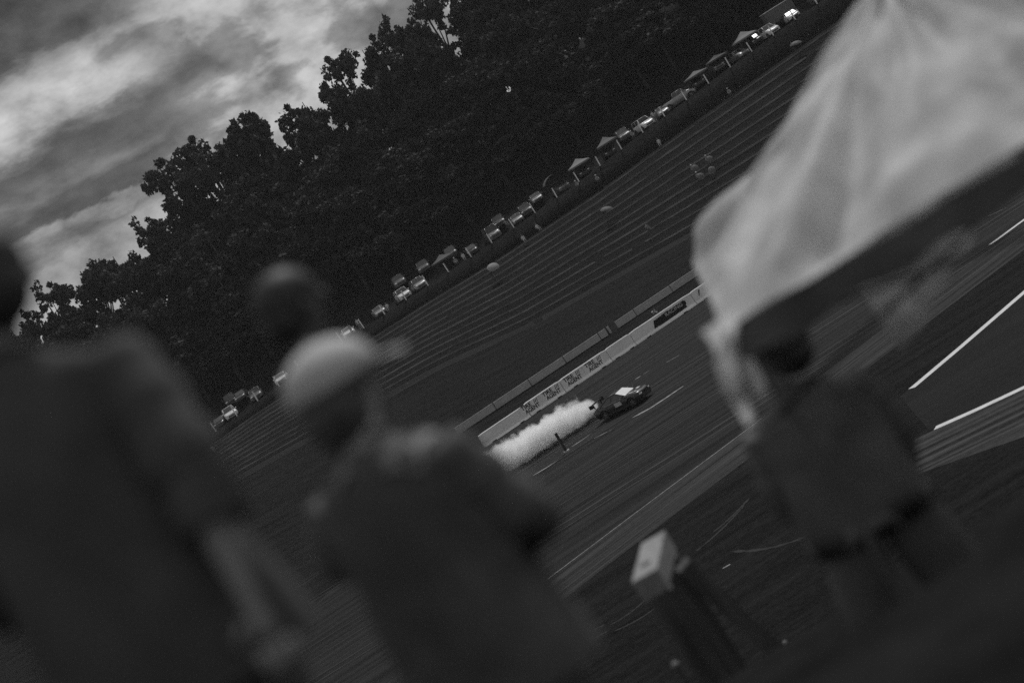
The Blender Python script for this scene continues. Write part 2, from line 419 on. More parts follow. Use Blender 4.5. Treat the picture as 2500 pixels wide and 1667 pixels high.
for i, (rad, h, cl_, dn, lf) in enumerate(specs):
    cb, subs = crown_mesh(100 + i, rad, h, cl_, dn, leaf=lf)
    cme = cb.mesh('crown', M_leaf if i % 2 == 0 else M_leaf2)
    tb = MB(); th_ = h * .28
    tb.tube([(0, 0, -th_ - 2), (.1, .05, -th_ * .5), (0, .1, 1), (.15, 0, h * .45), (.1, 0, h * .8)], [.5, .38, .33, .2, .06], 8)
    for c, r in subs:
        z0 = max(-.2, c.z * .45); tb.tube([(.05, .03, z0), c * .55 + Vector((0, 0, z0 * .35)), c], [.17, .1, .03], 6)
    TREES.append((cme, tb.mesh('trunk', M_bark), rad, h, th_))
def tree(x, y, topz, var, label, sc=None):
    cme, tme, rad, h, th_ = TREES[var]
    g = gz(x, y) - .3
    H_ = topz - g; s = H_ / (h + th_)
    o = empty('leafy_tree', (x, y, g), label, 'tree', random.uniform(0, 6.28), 'trees of the wood on the hill')
    sx = sc or s
    for nm, me in (('crown', cme), ('trunk', tme)):
        c = bpy.data.objects.new(nm, me); COL.objects.link(c); c.parent = o; c.location = (0, 0, th_ * s); c.scale = (sx, sx, s)
    return o
# skyline trees, left to right
skyl = [(-70, 288, 48.5, 2, 1.0), (-62, 286, 49.6, 0, 1.05), (-55.5, 290, 50.7, 2, 1.2), (-49, 288, 49.6, 2, 1.05), (-43.5, 291, 50.5, 0, 1.0),
        (-34.5, 286, 53.0, 1, .95), (-28.5, 287, 53.5, 0, 1.1), (-33.5, 289, 59.5, 4, 1.25), (-28.0, 292, 60.2, 4, 1.1), (-23.2, 287, 51.5, 2, .8), (-17.0, 285, 55.6, 3, 1.2), (-8.5, 287, 55.2, 1, 1.0), (-1.2, 291, 59.3, 4, 1.05),
        (4.5, 288, 57.6, 1, .95), (11, 290, 56.8, 0, 1.1), (16.5, 288, 59.8, 4, 1.1), (24, 289, 58.0, 1, 1.1), (32, 287, 60, 3, 1.1), (41, 289, 58.8, 1, 1.15), (50, 288, 61.5, 3, 1.2), (60, 289, 60, 1, 1.2), (71, 288, 62, 3, 1.2), (83, 287, 61, 1, 1.25), (96, 290, 62, 3, 1.3), (110, 288, 62, 1, 1.3), (-80, 288, 49.5, 1, 1.1), (-91, 287, 50.5, 3, 1.1), (-103, 289, 51, 1, 1.2), (-116, 289, 50, 3, 1.2)]
names = {7: 'tall open-crowned tree breaking the skyline, left one of the close pair', 8: 'tall open-crowned tree breaking the skyline, right one of the close pair', 10: 'dense round-topped tree just right of the skyline notch', 12: 'ragged tall tree on the skyline by the top edge of the cloud',
         0: 'small leafy tree at the far left end of the skyline', 1: 'low bushy tree near the left end of the skyline', 2: 'low tree with pointed top left of the tall open pair'}
for i, (x, y, tz, v, s) in enumerate(skyl):
    tree(x, y, tz, v, names.get(i, 'dark leafy tree in the crowded row along the wooded skyline'), s)
rows = [(256.5, 6.2, 9.5, 7.2), (262.5, 7.0, 14.5, 15), (270, 7.6, 18, 22), (279, 8.0, 20, 26)]
for ri, (yy, dx, hh, _) in enumerate(rows):
    x = -112 + ri * 2
    while x < 118:
        xx = x + random.uniform(-1.6, 1.6); y = yy + random.uniform(-1.8, 1.8)
        g = gz(xx, y); top = g + hh * random.uniform(.9, 1.15)
        cap_ = tab(xx, [(-120, 46), (-45, 46), (-36, 49), (-24, 47), (-14, 51), (10, 53), (130, 56)]); top = min(top, cap_)
        if ri == 3: top = max(top, cap_ - 3)
        tree(xx, y, top, random.choice([0, 1, 3, 3, 1]), ['dark bushy tree in the front row right behind the parked cars', 'dark leafy tree in the second row of the wood', 'dark leafy tree in the middle of the wood', 'dark leafy tree just below the skyline of the wood'][ri], random.uniform(1.0, 1.25) if ri else random.uniform(.85, 1.05))
        x += dx

# ------------------------------------------------------------------ barriers
M_wall = mat('white_painted_concrete', .78, .7, nscale=1.2, namt=.10, stretch=(.4, 1, 1), bump=.05)
M_ban = mat('white_banner', .82, .6, nscale=.8, namt=.05)
M_wallgrey = mat('grey_steel_panel', .34, .6, nscale=1.5, namt=.2, stretch=(.3, 1, 1))
M_black = mat('black_print', .006, .6)
M_white = mat('white_print', .55, .6)
M_dark = mat('dark_metal', .035, .5)
ang = math.atan(.30)
WD = Vector((math.cos(ang), math.sin(ang), 0)); WN = Vector((math.sin(ang), -math.cos(ang), 0))
def onwall(u, v):
    d = ray(u, v); P0 = Vector((0, 167.1, 0)); C0 = Vector((0, 0, CAMH))
    t = (P0 - C0).dot(WN) / d.dot(WN); p = C0 + d * t; return ((p - P0).dot(WD), p.z)
def text_mesh(body, size, m, bold=.02):
    cu = bpy.data.curves.new('t', 'FONT'); cu.body = body; cu.size = size; cu.offset = bold; cu.extrude = .004; cu.align_x = 'CENTER'; cu.align_y = 'CENTER'
    to = bpy.data.objects.new('t', cu); COL.objects.link(to)
    dg = bpy.context.evaluated_depsgraph_get(); me = bpy.data.meshes.new_from_object(to.evaluated_get(dg))
    bpy.data.objects.remove(to); me.materials.clear(); me.materials.append(m); return me
def barrier(s0, s1, h, label, drop=0.0):
    L = s1 - s0; o = empty('concrete_barrier', tuple(Vector((0, 167.1, 0)) + WD * (s0 + s1) / 2), label, 'barrier', ang, 'white barrier segments along the track')
    b = MB(); hw = L / 2 - .03
    prof_ = [(-.38, -.06), (-.38, .10), (-.20, .34), (-.15, h - .04), (-.11, h), (.11, h), (.15, h - .04), (.20, .34), (.38, .10), (.38, -.06)]
    k = 12; vs = []
    for i in range(k + 1):
        x = lerp(-hw, hw, i / k); c = .05 if i in (0, k) else 0
        for (yy, zz) in prof_: vs.append((x, yy, zz - (c if zz > h - .05 else 0) - drop + .012 * mnoise.noise(Vector((x + s0, yy, zz)))))
    n_ = len(prof_)
    b.add(vs, [(i * n_ + j, (i + 1) * n_ + j, (i + 1) * n_ + j + 1, i * n_ + j + 1) for i in range(k) for j in range(n_ - 1)])
    o_ = len(b.v) - len(vs); b.f.append([o_ + j for j in range(n_)]); b.f.append([o_ + k * n_ + j for j in range(n_)][::-1]); b.mi += [0, 0]; b.sm += [False, False]
    b.build('barrier_block', M_wall, o)
    for e in (-L * .3, L * .3):       # fork slots at the foot
        q = MB(); q.box((e, -.385, .05), (.5, .012, .10)); q.build('fork_slot', M_dark, o)
    return o
HB = 1.42
sTX = [onwall(1291, 990)[0], onwall(1345, 960)[0], onwall(1397, 926.5)[0], onwall(1449.5, 893)[0]]
j0 = onwall(1273, 980)[0]; j1 = (sTX[1] + sTX[2]) / 2; j2 = onwall(1475, 852)[0]; j3 = onwall(1533, 812)[0]; j4 = onwall(1680, 712)[0]
barrier(j0 - 5.6, j0, HB, 'blank white barrier segment leaving the smoke side, left of the printed ones', .10)
bA = barrier(j0, j1, HB, 'white barrier segment with the two leftmost black TIRE prints')
bB = barrier(j1, j2, HB, 'white barrier segment with two TIRE prints directly behind the smoking car')
barrier(j2, j3, HB, 'blank white barrier segment between the TIRE prints and the black logo')
bC = barrier(j3, j4, HB, 'white barrier segment with the black RACING logo')
bD = barrier(j4, j4 + 5.5, HB, 'white barrier segment with a slanted black stroke beside the canopy')
x = j4 + 5.5
for i in range(3):
    barrier(x, x + 5.5, HB, 'white barrier segment hidden behind the white canopy'); x += 5.5
t1 = text_mesh('TIRE', .58, M_black, .016); t2 = text_mesh('AGENT', .58, M_black, .016)
for par, s, (a_, b_) in ((bA, (j0 + j1) / 2, sTX[:2]), (bB, (j1 + j2) / 2, sTX[2:])):
    L0, L1_ = (j0, j1) if par is bA else (j1, j2)
    for sx in (a_, b_):
        bn = MB(); bn.box((sx - s + .0, -.2, .84), (2.42, .01, .98)); p = bn.build('banner_panel', M_ban, par); p.rotation_euler = (0, 0, 0)
        for me, dx, dz in ((t1, -.34, .24), (t2, .14, -.26)):
            q = bpy.data.objects.new('lettering', me); COL.objects.link(q); q.parent = p; q.location = (sx - s + dx, -.212, .84 + dz); q.rotation_euler = (R(90), 0, 0); q.scale = (.88 if me is t2 else 1.0, 1, 1)
        st = MB()
        for i in range(3):
            xx = sx - s + .55 + i * .17
            st.add([(xx, -.212, .90), (xx + .07, -.212, .90), (xx + .17, -.212, 1.26), (xx + .10, -.212, 1.26)], [(0, 1, 2, 3)])
        st.build('stroke_mark', M_black, p)
# racing logo
s = (j3 + j4) / 2
l0, l1 = onwall(1588, 790)[0] - s, onwall(1670, 738)[0] - s
lg = MB(); yy = -.215
outl = [(l0, .30), (l0 + .22, .40), (l0 + .30, .33), (l0 + .52, .42), (l0 + .62, .30), (l1 - .05, .38), (l1 - .02, .52), (l1 - .10, .60), (l1 + .06, .75), (l1 + .10, 1.02), (l1 - .10, 1.17), (l1 - 1.9, 1.15), (l1 - 2.3, 1.20), (l0 + 1.2, 1.12), (l0 + .35, 1.10)]
lg.add([(a, yy, c) for a, c in outl] + [(a, yy + .02, c) for a, c in outl], [tuple(range(len(outl)))] + [(i, (i + 1) % len(outl), len(outl) + (i + 1) % len(outl), len(outl) + i) for i in range(len(outl))])
lo = lg.build('logo_panel', M_black, bC)
q = bpy.data.objects.new('lettering', text_mesh('RACING', .50, M_white, .004)); COL.objects.link(q); q.parent = lo; q.location = (lerp(l0, l1, .66), yy - .012, .90); q.rotation_euler = (R(90), 0, 0); q.scale = (1.2, 1, 1)
s = j4 + 2.75; a0 = onwall(1700, 716)[0] - s
st = MB(); st.add([(a0, -.215, .62), (a0 + .10, -.215, .66), (a0 + .42, -.215, 1.16), (a0 + .26, -.215, 1.20)], [(0, 1, 2, 3)]); st.build('stroke_mark', M_black, bD)

# low steel wall behind
def back_seg(s0, s1, label):
    c = Vector((0, 167.1, 0)) + WD * (s0 + s1) / 2 - WN * 9.6
    o = empty('steel_panel_fence', (c.x, c.y, gz(c.x, c.y) - .05), label, 'fence', ang, 'grey panels of the low wall behind the white barrier')
    b = MB(); L = s1 - s0 - .14; b.box((0, 0, .42), (L, .16, .74)); b.box((0, 0, .80), (L + .02, .2, .05)); b.build('panel', M_wallgrey, o)
    for e in (-L / 2 + .3, L / 2 - .3):
        b = MB(); b.box((e, .12, .3), (.12, .12, .7)); b.build('post', M_dark, o)
    return o
s = -13.0; i = 0
edges = [-13.2, -8.4, -3.6, 1.1, 5.9, 10.2, 11.6]
lab = ['grey wall panel left end, over the blank barrier', 'grey wall panel above the leftmost TIRE print', 'grey wall panel above the middle TIRE prints', 'grey wall panel above the smoking car roof', 'grey wall panel left of the dark gap', 'short grey wall panel beside the dark gap']
def sb(u, v):
    d = ray(u, v); P0 = Vector((0, 167.1, 0)) - WN * 9.6; C0 = Vector((0, 0, CAMH)); t = (P0 - C0).dot(WN) / d.dot(WN); return (C0 + d * t - P0).dot(WD)
js = [sb(1110, 1050), sb(1206, 990), sb(1292, 932), sb(1375, 874), sb(1460, 816), sb(1478, 803)]
for a_, b_, l_ in zip(js, js[1:], lab): back_seg(a_, b_, l_)
g0 = sb(1500, 788); ks = [g0, sb(1546, 757), sb(1632, 695), sb(1715, 640)]
back_seg(sb(1480, 802), sb(1487, 797), 'narrow grey wall stub at the dark gap')
for a_, b_, l_ in zip(ks, ks[1:], ['grey wall panel right of the dark gap', 'grey wall panel behind the crouching photographer', 'grey wall panel running behind the canopy corner']): back_seg(a_, b_, l_)
x = ks[-1]
for i in range(4): back_seg(x, x + 5, 'grey wall panel hidden behind the white canopy'); x += 5

# ------------------------------------------------------------------ vehicles
M_tyre = mat('tyre_rubber', .02, .8); M_rim = mat('wheel_rim', .25, .35, .5, .6)
M_glassd = mat('dark_car_glass', .02, .04, .6, 0, coat=.6)
M_head = mat('headlamp_glass', .75, .15, .6)
def wheel_meshes(r, w):
    b = MB(); n_ = 18; vs = []; pr = [(r * .62, -w / 2), (r * .93, -w / 2), (r, -w * .35), (r, w * .35), (r * .93, w / 2), (r * .62, w / 2)]
    for i in range(n_):
        a = 2 * math.pi * i / n_
        for rr, yy in pr: vs.append((rr * math.cos(a), yy, rr * math.sin(a)))
    k = len(pr); b.add(vs, [(i * k + j, ((i + 1) % n_) * k + j, ((i + 1) % n_) * k + (j + 1) % k, i * k + (j + 1) % k) for i in range(n_) for j in range(k)], 0, True)
    t = b.mesh('tyre', M_tyre)
    b = MB(); vs = []
    for i in range(n_):
        a = 2 * math.pi * i / n_
        for rr, yy in ((r * .64, -w / 2 + .01), (r * .60, -w / 2 + .05), (r * .60, w / 2 - .05), (r * .64, w / 2 - .01)): vs.append((rr * math.cos(a), yy, rr * math.sin(a)))
    b.add(vs, [(i * 4 + j, ((i + 1) % n_) * 4 + j, ((i + 1) % n_) * 4 + j + 1, i * 4 + j + 1) for i in range(n_) for j in range(3)], 0, True)
    for i in range(5):
        a = 2 * math.pi * i / 5
        for sg in (-1, 1):
            b.box((r * .3 * math.cos(a), sg * (w / 2 - .04), r * .3 * math.sin(a)), (r * .64, .03, .07), Matrix.Rotation(-a, 3, 'Y'))
    b.ell((0, 0, 0), (.07, w / 2, .07), 8, 4)
    return t, b.mesh('rim', M_rim)
def put(name, me, par, loc=(0, 0, 0), rot=(0, 0, 0)):
    o = bpy.data.objects.new(name, me); COL.objects.link(o); o.parent = par; o.location = loc; o.rotation_euler = rot; return o
def interp_sec(secs, x): return None
def loft_body(secs, m, name, par, half=False):
    """secs: list of (x, [(y,z)...] half outline bottom -> top centre); mirrored into one closed shell"""
    b = MB(); vs = []; n0 = len(secs[0][1]); n_ = 2 * n0
    for x, pr in secs:
        ring = [(x, y, z) for y, z in pr] + [(x, -y, z) for y, z in reversed(pr)]
        vs += ring
    fs = [(i * n_ + j, i * n_ + (j + 1) % n_, (i + 1) * n_ + (j + 1) % n_, (i + 1) * n_ + j) for i in range(len(secs) - 1) for j in range(n_)]
    b.add(vs, fs, 0, True); b.f.append(list(range(n_))[::-1]); b.f.append([(len(secs) - 1) * n_ + j for j in range(n_)]); b.mi += [0, 0]; b.sm += [False, False]
    o = b.build(name, m, par)
    return o
def make_car(name, label, cat, M_body, kind, group=None, M_glass=None):
    """front along +X. kind: coupe, suv, pickup, sedan, van"""
    K = {'coupe': dict(L=4.35, W=1.80, hood=.78, belt=.86, roof=1.27, trunk=.93, wx=(-1.30, 1.28), wr=.33, cab=(-1.55, -.55, .15, .95)),
         'sedan': dict(L=4.7, W=1.82, hood=.92, belt=.98, roof=1.46, trunk=1.05, wx=(-1.38, 1.42), wr=.33, cab=(-1.75, -1.0, .25, 1.05)),
         'suv': dict(L=4.75, W=1.94, hood=1.10, belt=1.14, roof=1.82, trunk=1.14, wx=(-1.40, 1.45), wr=.39, cab=(-2.25, -2.0, .45, 1.15)),
         'pickup': dict(L=5.5, W=2.0, hood=1.20, belt=1.24, roof=1.90, trunk=1.20, wx=(-1.75, 1.85), wr=.41, cab=(-.75, -.55, .80, 1.45)),
         'van': dict(L=5.3, W=2.0, hood=1.20, belt=1.30, roof=2.25, trunk=1.30, wx=(-1.6, 1.75), wr=.37, cab=(-2.6, -2.55, 1.15, 1.75))}[kind]
    o = empty(name, (0, 0, 0), label, cat, 0, group)
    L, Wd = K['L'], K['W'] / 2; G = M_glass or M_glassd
    def top(x):
        t = x / (L / 2)
        if x > K['cab'][3]: return lerp(K['belt'], K['hood'] * (.88 if kind == 'coupe' else .76), min(1, (x - K['cab'][3]) / (L / 2 - K['cab'][3])) ** 1.6)
        if x < K['cab'][0]: return lerp(K['trunk'], K['trunk'] * .93, (K['cab'][0] - x) / (L / 2 + K['cab'][0] + 1e-6))
        return K['belt']
    secs = []; nS = 26
    for i in range(nS + 1):
        x = lerp(-L / 2, L / 2, i / nS); e = abs(x) / (L / 2)
        wd = Wd * (1 - .16 * max(0, (e - .72) / .28) ** 2); tz = top(x); zb = .20 + (.10 * max(0, (e - .85) / .15))
        if e > .985: tz *= .90; zb += .06
        flare = 0
        cut = 0
        for wx in K['wx']:
            d = abs(x - wx)
            if d < K['wr'] * 1.25: cut = math.sqrt(max(0, (K['wr'] * 1.22) ** 2 - d * d)); flare = .035
        zl = max(zb, K['wr'] + cut * .82 if cut > .12 else zb)
        secs.append((x, [(0, zb + .02), (wd * .80, zb + .01), (wd * (.80 if cut > .12 else .97), zl), (wd + flare, zl + .03), (wd + flare * .8, max(zl + .05, tz * .62)), (wd * .99, tz * .86), (wd * .93, tz * .985), (wd * .70, tz + .02), (0, tz + .035)]))
    loft_body(secs, M_body, 'body', o)
    # greenhouse: roof, pillars, four glass panels
    c0, c1, c2, c3 = K['cab']; bz = K['belt'] + .01; rz = K['roof']; wr_ = Wd * .72; wb = Wd * .90
    B = [Vector((c0, -wb, top(c0))), Vector((c3, -wb, bz)), Vector((c3, wb, bz)), Vector((c0, wb, top(c0)))]
    T = [Vector((c1, -wr_, rz - .03)), Vector((c2, -wr_, rz - .01)), Vector((c2, wr_, rz - .01)), Vector((c1, wr_, rz - .03))]
    b = MB(); vs = []; nn = 6
    for i in range(nn + 1):
        x = lerp(c1, c2, i / nn)
        for y, dz in ((-wr_, 0), (-wr_ * .85, .035), (0, .055), (wr_ * .85, .035), (wr_, 0)): vs.append((x, y, rz - .02 + dz * (1 - .4 * abs(2 * i / nn - 1) ** 2)))
    b.add(vs, [(i * 5 + j, (i + 1) * 5 + j, (i + 1) * 5 + j + 1, i * 5 + j + 1) for i in range(nn) for j in range(4)], 0, True)
    b.build('roof', M_body, o)
    def panel(nm, q, m, inset=.04, off=.0):
        c = sum(q, Vector()) / 4; nr = (q[1] - q[0]).cross(q[3] - q[0]).normalized() * off
        b_ = MB(); qq = [p + (c - p).normalized() * inset for p in q]; b_.add([p + nr for p in qq] + [p - nr * .2 - Vector((0, 0, .0)) for p in qq], [(0, 1, 2, 3)]); return b_.build(nm, m, o)
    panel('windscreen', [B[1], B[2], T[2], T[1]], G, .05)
    panel('rear_window', [B[3], B[0], T[0], T[3]], M_glassd, .05)
    for sg, (i0, i1) in ((-1, (0, 1)), (1, (3, 2))):
        ba, bb, tb_, ta = B[i0], B[i1], T[i1], T[i0]
        mid = .46
        m0, m1 = ba.lerp(bb, mid), ta.lerp(tb_, mid)
        panel('side_window', [ba, m0, m1, ta], M_glassd if kind != 'van' else M_body, .04); panel('side_window', [m0, bb, tb_, m1], M_glassd, .04)
    b = MB()
    for p, q in list(zip(B, T)): b.tube([p, q], .035, 6)
    for sg in (0, 3):
        i1 = 1 if sg == 0 else 2; b.tube([B[sg].lerp(B[i1], .46), T[sg].lerp(T[i1], .46)], .03, 6); b.tube([T[sg], T[i1]], .035, 6); b.tube([B[sg], B[i1]], .02, 6)
    b.tube([T[1], T[2]], .03, 6); b.tube([T[0], T[3]], .03, 6)
    b.build('pillars', M_body, o)
    for x in K['wx']:
        for sg in (-1, 1):
            t, r = WM[kind]
            w = put('wheel', t, o, (x, sg * (Wd - .10), K['wr']), (0, 0, .35 if (kind == 'coupe' and x > 0) else 0)); w['label'] = 'tyre and rim'; put('rim', r, w)
            del w['label']
    for sg in (-1, 1):
        b = MB(); b.ell((L / 2 - .10, sg * Wd * .68, K['hood'] * .72), (.14, .20, .085), 10, 6); b.build('headlight', M_head, o)
        b = MB(); b.box((-L / 2 + .01, sg * Wd * .70, K['trunk'] * .78), (.05, .28, .12)); b.build('tail_light', mat('tail_lamp', .10, .3), o)
        b = MB(); b.ell((c3 - .15, sg * (Wd + .10), bz + .05), (.07, .11, .075), 8, 5); b.box((c3 - .13, sg * (Wd + .01), bz - .01), (.05, .14, .03)); b.build('mirror', M_body, o)
    b = MB(); b.box((L / 2 - .02, 0, K['hood'] * .48), (.07, Wd * 1.15, .20)); b.box((L / 2 - .01, 0, .30), (.1, Wd * 1.5, .12)); b.build('grille', M_dark, o)
    b = MB(); b.box((-L / 2 + .0, 0, .42), (.10, Wd * 1.7, .18)); b.build('rear_bumper', M_dark if kind != 'coupe' else M_body, o)
    if kind == 'pickup':
        b = MB(); b.box((-1.75, 0, 1.22), (1.85, Wd * 1.62, .04)); b.build('load_bed', M_dark, o)
    return o
WM = {k: wheel_meshes(r, w) for k, r, w in (('coupe', .33, .26), ('sedan', .33, .22), ('suv', .39, .25), ('pickup', .41, .26), ('van', .37, .22))}
M_cblack = mat('black_car_paint', .018, .28, .5, coat=.5)
M_glare = mat('painted_glare_windscreen', .85, .25, .6, 0, coat=.5)  # sky glare on the windscreen painted in as a white base colour
car = make_car('drift_car', 'black sports coupe drifting with white smoke pouring from its rear tyres', 'car', M_cblack, 'coupe', M_glass=M_glare)
car.location = (4.95, 135.2, .02); car.rotation_euler = (0, 0, R(-36)); car.scale = (1.10, 1.12, 1.27)
b = MB()
for sg in (-1, 1):
    b.box((-2.02, sg * .55, 1.05), (.10, .03, .26))
b.tube([(-2.05, -.85, 1.22), (-2.1, 0, 1.25), (-2.05, .85, 1.22)], .045, 6)
b.box((-2.05, 0, 1.22), (.30, 1.66, .035)); wing = b.build('rear_wing', M_cblack, car)
for sg in (-1, 1):
    b = MB(); b.box((-2.05, sg * .86, 1.17), (.36, .025, .24)); b.build('end_plate', M_cblack, wing)
b = MB(); b.box((.15, -.935, .62), (.62, .012, .26)); b.build('number_panel', M_white, car)
b = MB(); b.box((.1, -.93, .85), (2.3, .02, .035)); b.build('door_trim', mat('bright_trim', .6, .3, .6, .5), car)
b = MB(); b.box((0, -.93, .27), (2.2, .08, .10)); b.box((0, .93, .27), (2.2, .08, .10)); b.build('side_skirt', M_dark, car)
b = MB(); b.box((2.10, 0, .22), (.30, 1.6, .03)); b.build('front_splitter', M_dark, car)
for dx, dy, sx_, sy_ in ((1.3, -.45, .34, .22), (1.55, .30, .26, .36), (1.75, -.5, .22, .18)):
    b = MB(); b.box((dx, dy, .875 - .05 * (dx - .9)), (sx_, sy_, .012), Matrix.Rotation(R(6), 3, 'Y')); b.build('sponsor_sticker', M_white, car)

# smoke plume as a volume
def smoke(name, loc, size, label, dens):
    m = bpy.data.materials.new('tyre_smoke'); m.use_nodes = True; t = m.node_tree; t.nodes.clear()
    def nn(k): return t.nodes.new(k)
    def mt(op, a, b_=None, cl=False):
        n_ = nn('ShaderNodeMath'); n_.operation = op; n_.use_clamp = cl
        for i, q_ in enumerate((a, b_)):
            if q_ is None: continue
            if isinstance(q_, (int, float)): n_.inputs[i].default_value = q_
            else: t.links.new(q_, n_.inputs[i])
        return n_.outputs[0]
    c = nn('ShaderNodeTexCoord'); s_ = nn('ShaderNodeSeparateXYZ'); t.links.new(c.outputs['Object'], s_.inputs[0])
    # object space: x 0 (tail) .. 1 (at the tyre); the trail widens away from the car
    n1 = nn('ShaderNodeTexNoise'); n1.inputs['Scale'].default_value = 1.0; n1.inputs['Detail'].default_value = 5; n1.inputs['Roughness'].default_value = .55
    mp = nn('ShaderNodeMapping'); mp.inputs['Scale'].default_value = (size[0] * 1.0, size[1] * .9, size[2] * 1.0); t.links.new(c.outputs['Object'], mp.inputs[0]); t.links.new(mp.outputs[0], n1.inputs['Vector'])
    nz = mt('MULTIPLY', mt('SUBTRACT', n1.outputs[0], .5), 1.7)
    yy_ = mt('MULTIPLY', s_.outputs[1], 2.1); zz_ = mt('MULTIPLY', mt('SUBTRACT', s_.outputs[2], -.04), 2.35)
    rad = mt('SQRT', mt('ADD', mt('MULTIPLY', yy_, yy_), mt('MULTIPLY', zz_, zz_)))
    xe = mt('MULTIPLY', s_.outputs[0], 2.0); x4 = mt('POWER', mt('ABSOLUTE', xe), 8.0)
    shrink = mt('MULTIPLY', mt('ADD', s_.outputs[0], .5), .22)
    f_ = mt('SUBTRACT', mt('SUBTRACT', mt('SUBTRACT', 1.0, rad), x4), shrink)
    f_ = mt('ADD', f_, nz)
    d_ = mt('MULTIPLY', mt('MULTIPLY', f_, 2.8, True), dens)
    v = nn('ShaderNodeVolumePrincipled'); v.inputs['Color'].default_value = (.999, .999, .999, 1); v.inputs['Anisotropy'].default_value = .35
    t.links.new(d_, v.inputs['Density']); oo = nn('ShaderNodeOutputMaterial'); t.links.new(v.outputs[0], oo.inputs['Volume'])
    b_ = MB(); b_.box((0, 0, 0), (1, 1, 1)); o = b_.build(name, m); o.location = loc; o.scale = size
    tag(o, label, 'smoke', kind='stuff'); return o
smoke('tyre_smoke', (-3.1, 140.6, 1.25), (13.5, 4.6, 3.2), 'thick white tyre smoke billowing behind the black car', 2.6)

# marker post beside the car
def marker(p, h, label, m, w=.11):
    o = empty('marker_post', p, label, 'post', 0)
    b = MB(); b.box((0, 0, h / 2), (w * 2, w * .6, h), Matrix.Rotation(R(1.5), 3, 'Y')); b.build('post', m, o)
    b = MB(); b.box((.03, 0, .06), (w * 4.2, .40, .12)); b.build('base_block', mat('pale_rubber_base', .45, .8), o)
    b = MB(); b.box((-w * 1.02, -.02, h / 2), (.03, w * .66, h * .96), Matrix.Rotation(R(1.5), 3, 'Y')); b.build('reflective_edge', mat('reflective_edge', .3, .5), o)
    return o
pm = onz(1384, 1103); marker(pm, 1.72, 'dark upright marker post standing in front of the smoke', M_dark)
pp = onz(786, 1284); o = empty('thin_pole', pp, 'thin pale pole seen between the two foreground spectators', 'pole'); b = MB(); b.tube([(0, 0, 0), (0, 0, 2.7)], .045, 6); b.build('shaft', mat('grey_pole', .3, .5), o); b = MB(); b.box((0, 0, .05), (.3, .3, .1)); b.build('foot_plate', M_dark, o)

# ------------------------------------------------------------------ people
def skin_mesh(J, E, Rd, root, sub=2):
    names_ = list(J); idx = {k: i for i, k in enumerate(names_)}
    me = bpy.data.meshes.new('sk'); me.from_pydata([tuple(J[k]) for k in names_], [(idx[a], idx[b]) for a, b in E], [])
    o = bpy.data.objects.new('sk', me); COL.objects.link(o)
    m = o.modifiers.new('s', 'SKIN'); m.use_smooth_shade = True; m.branch_smoothing = .6
    if not me.skin_vertices: pass
    sv = me.skin_vertices[0].data
    for k in names_:
        r = Rd[k]; sv[idx[k]].radius = r if isinstance(r, tuple) else (r, r); sv[idx[k]].use_root = (k == root)
    if sub:
        s_ = o.modifiers.new('u', 'SUBSURF'); s_.levels = sub; s_.render_levels = sub
    dg = bpy.context.evaluated_depsgraph_get(); dg.update()
    out = bpy.data.meshes.new_from_object(o.evaluated_get(dg)); bpy.data.objects.remove(o)
    return out
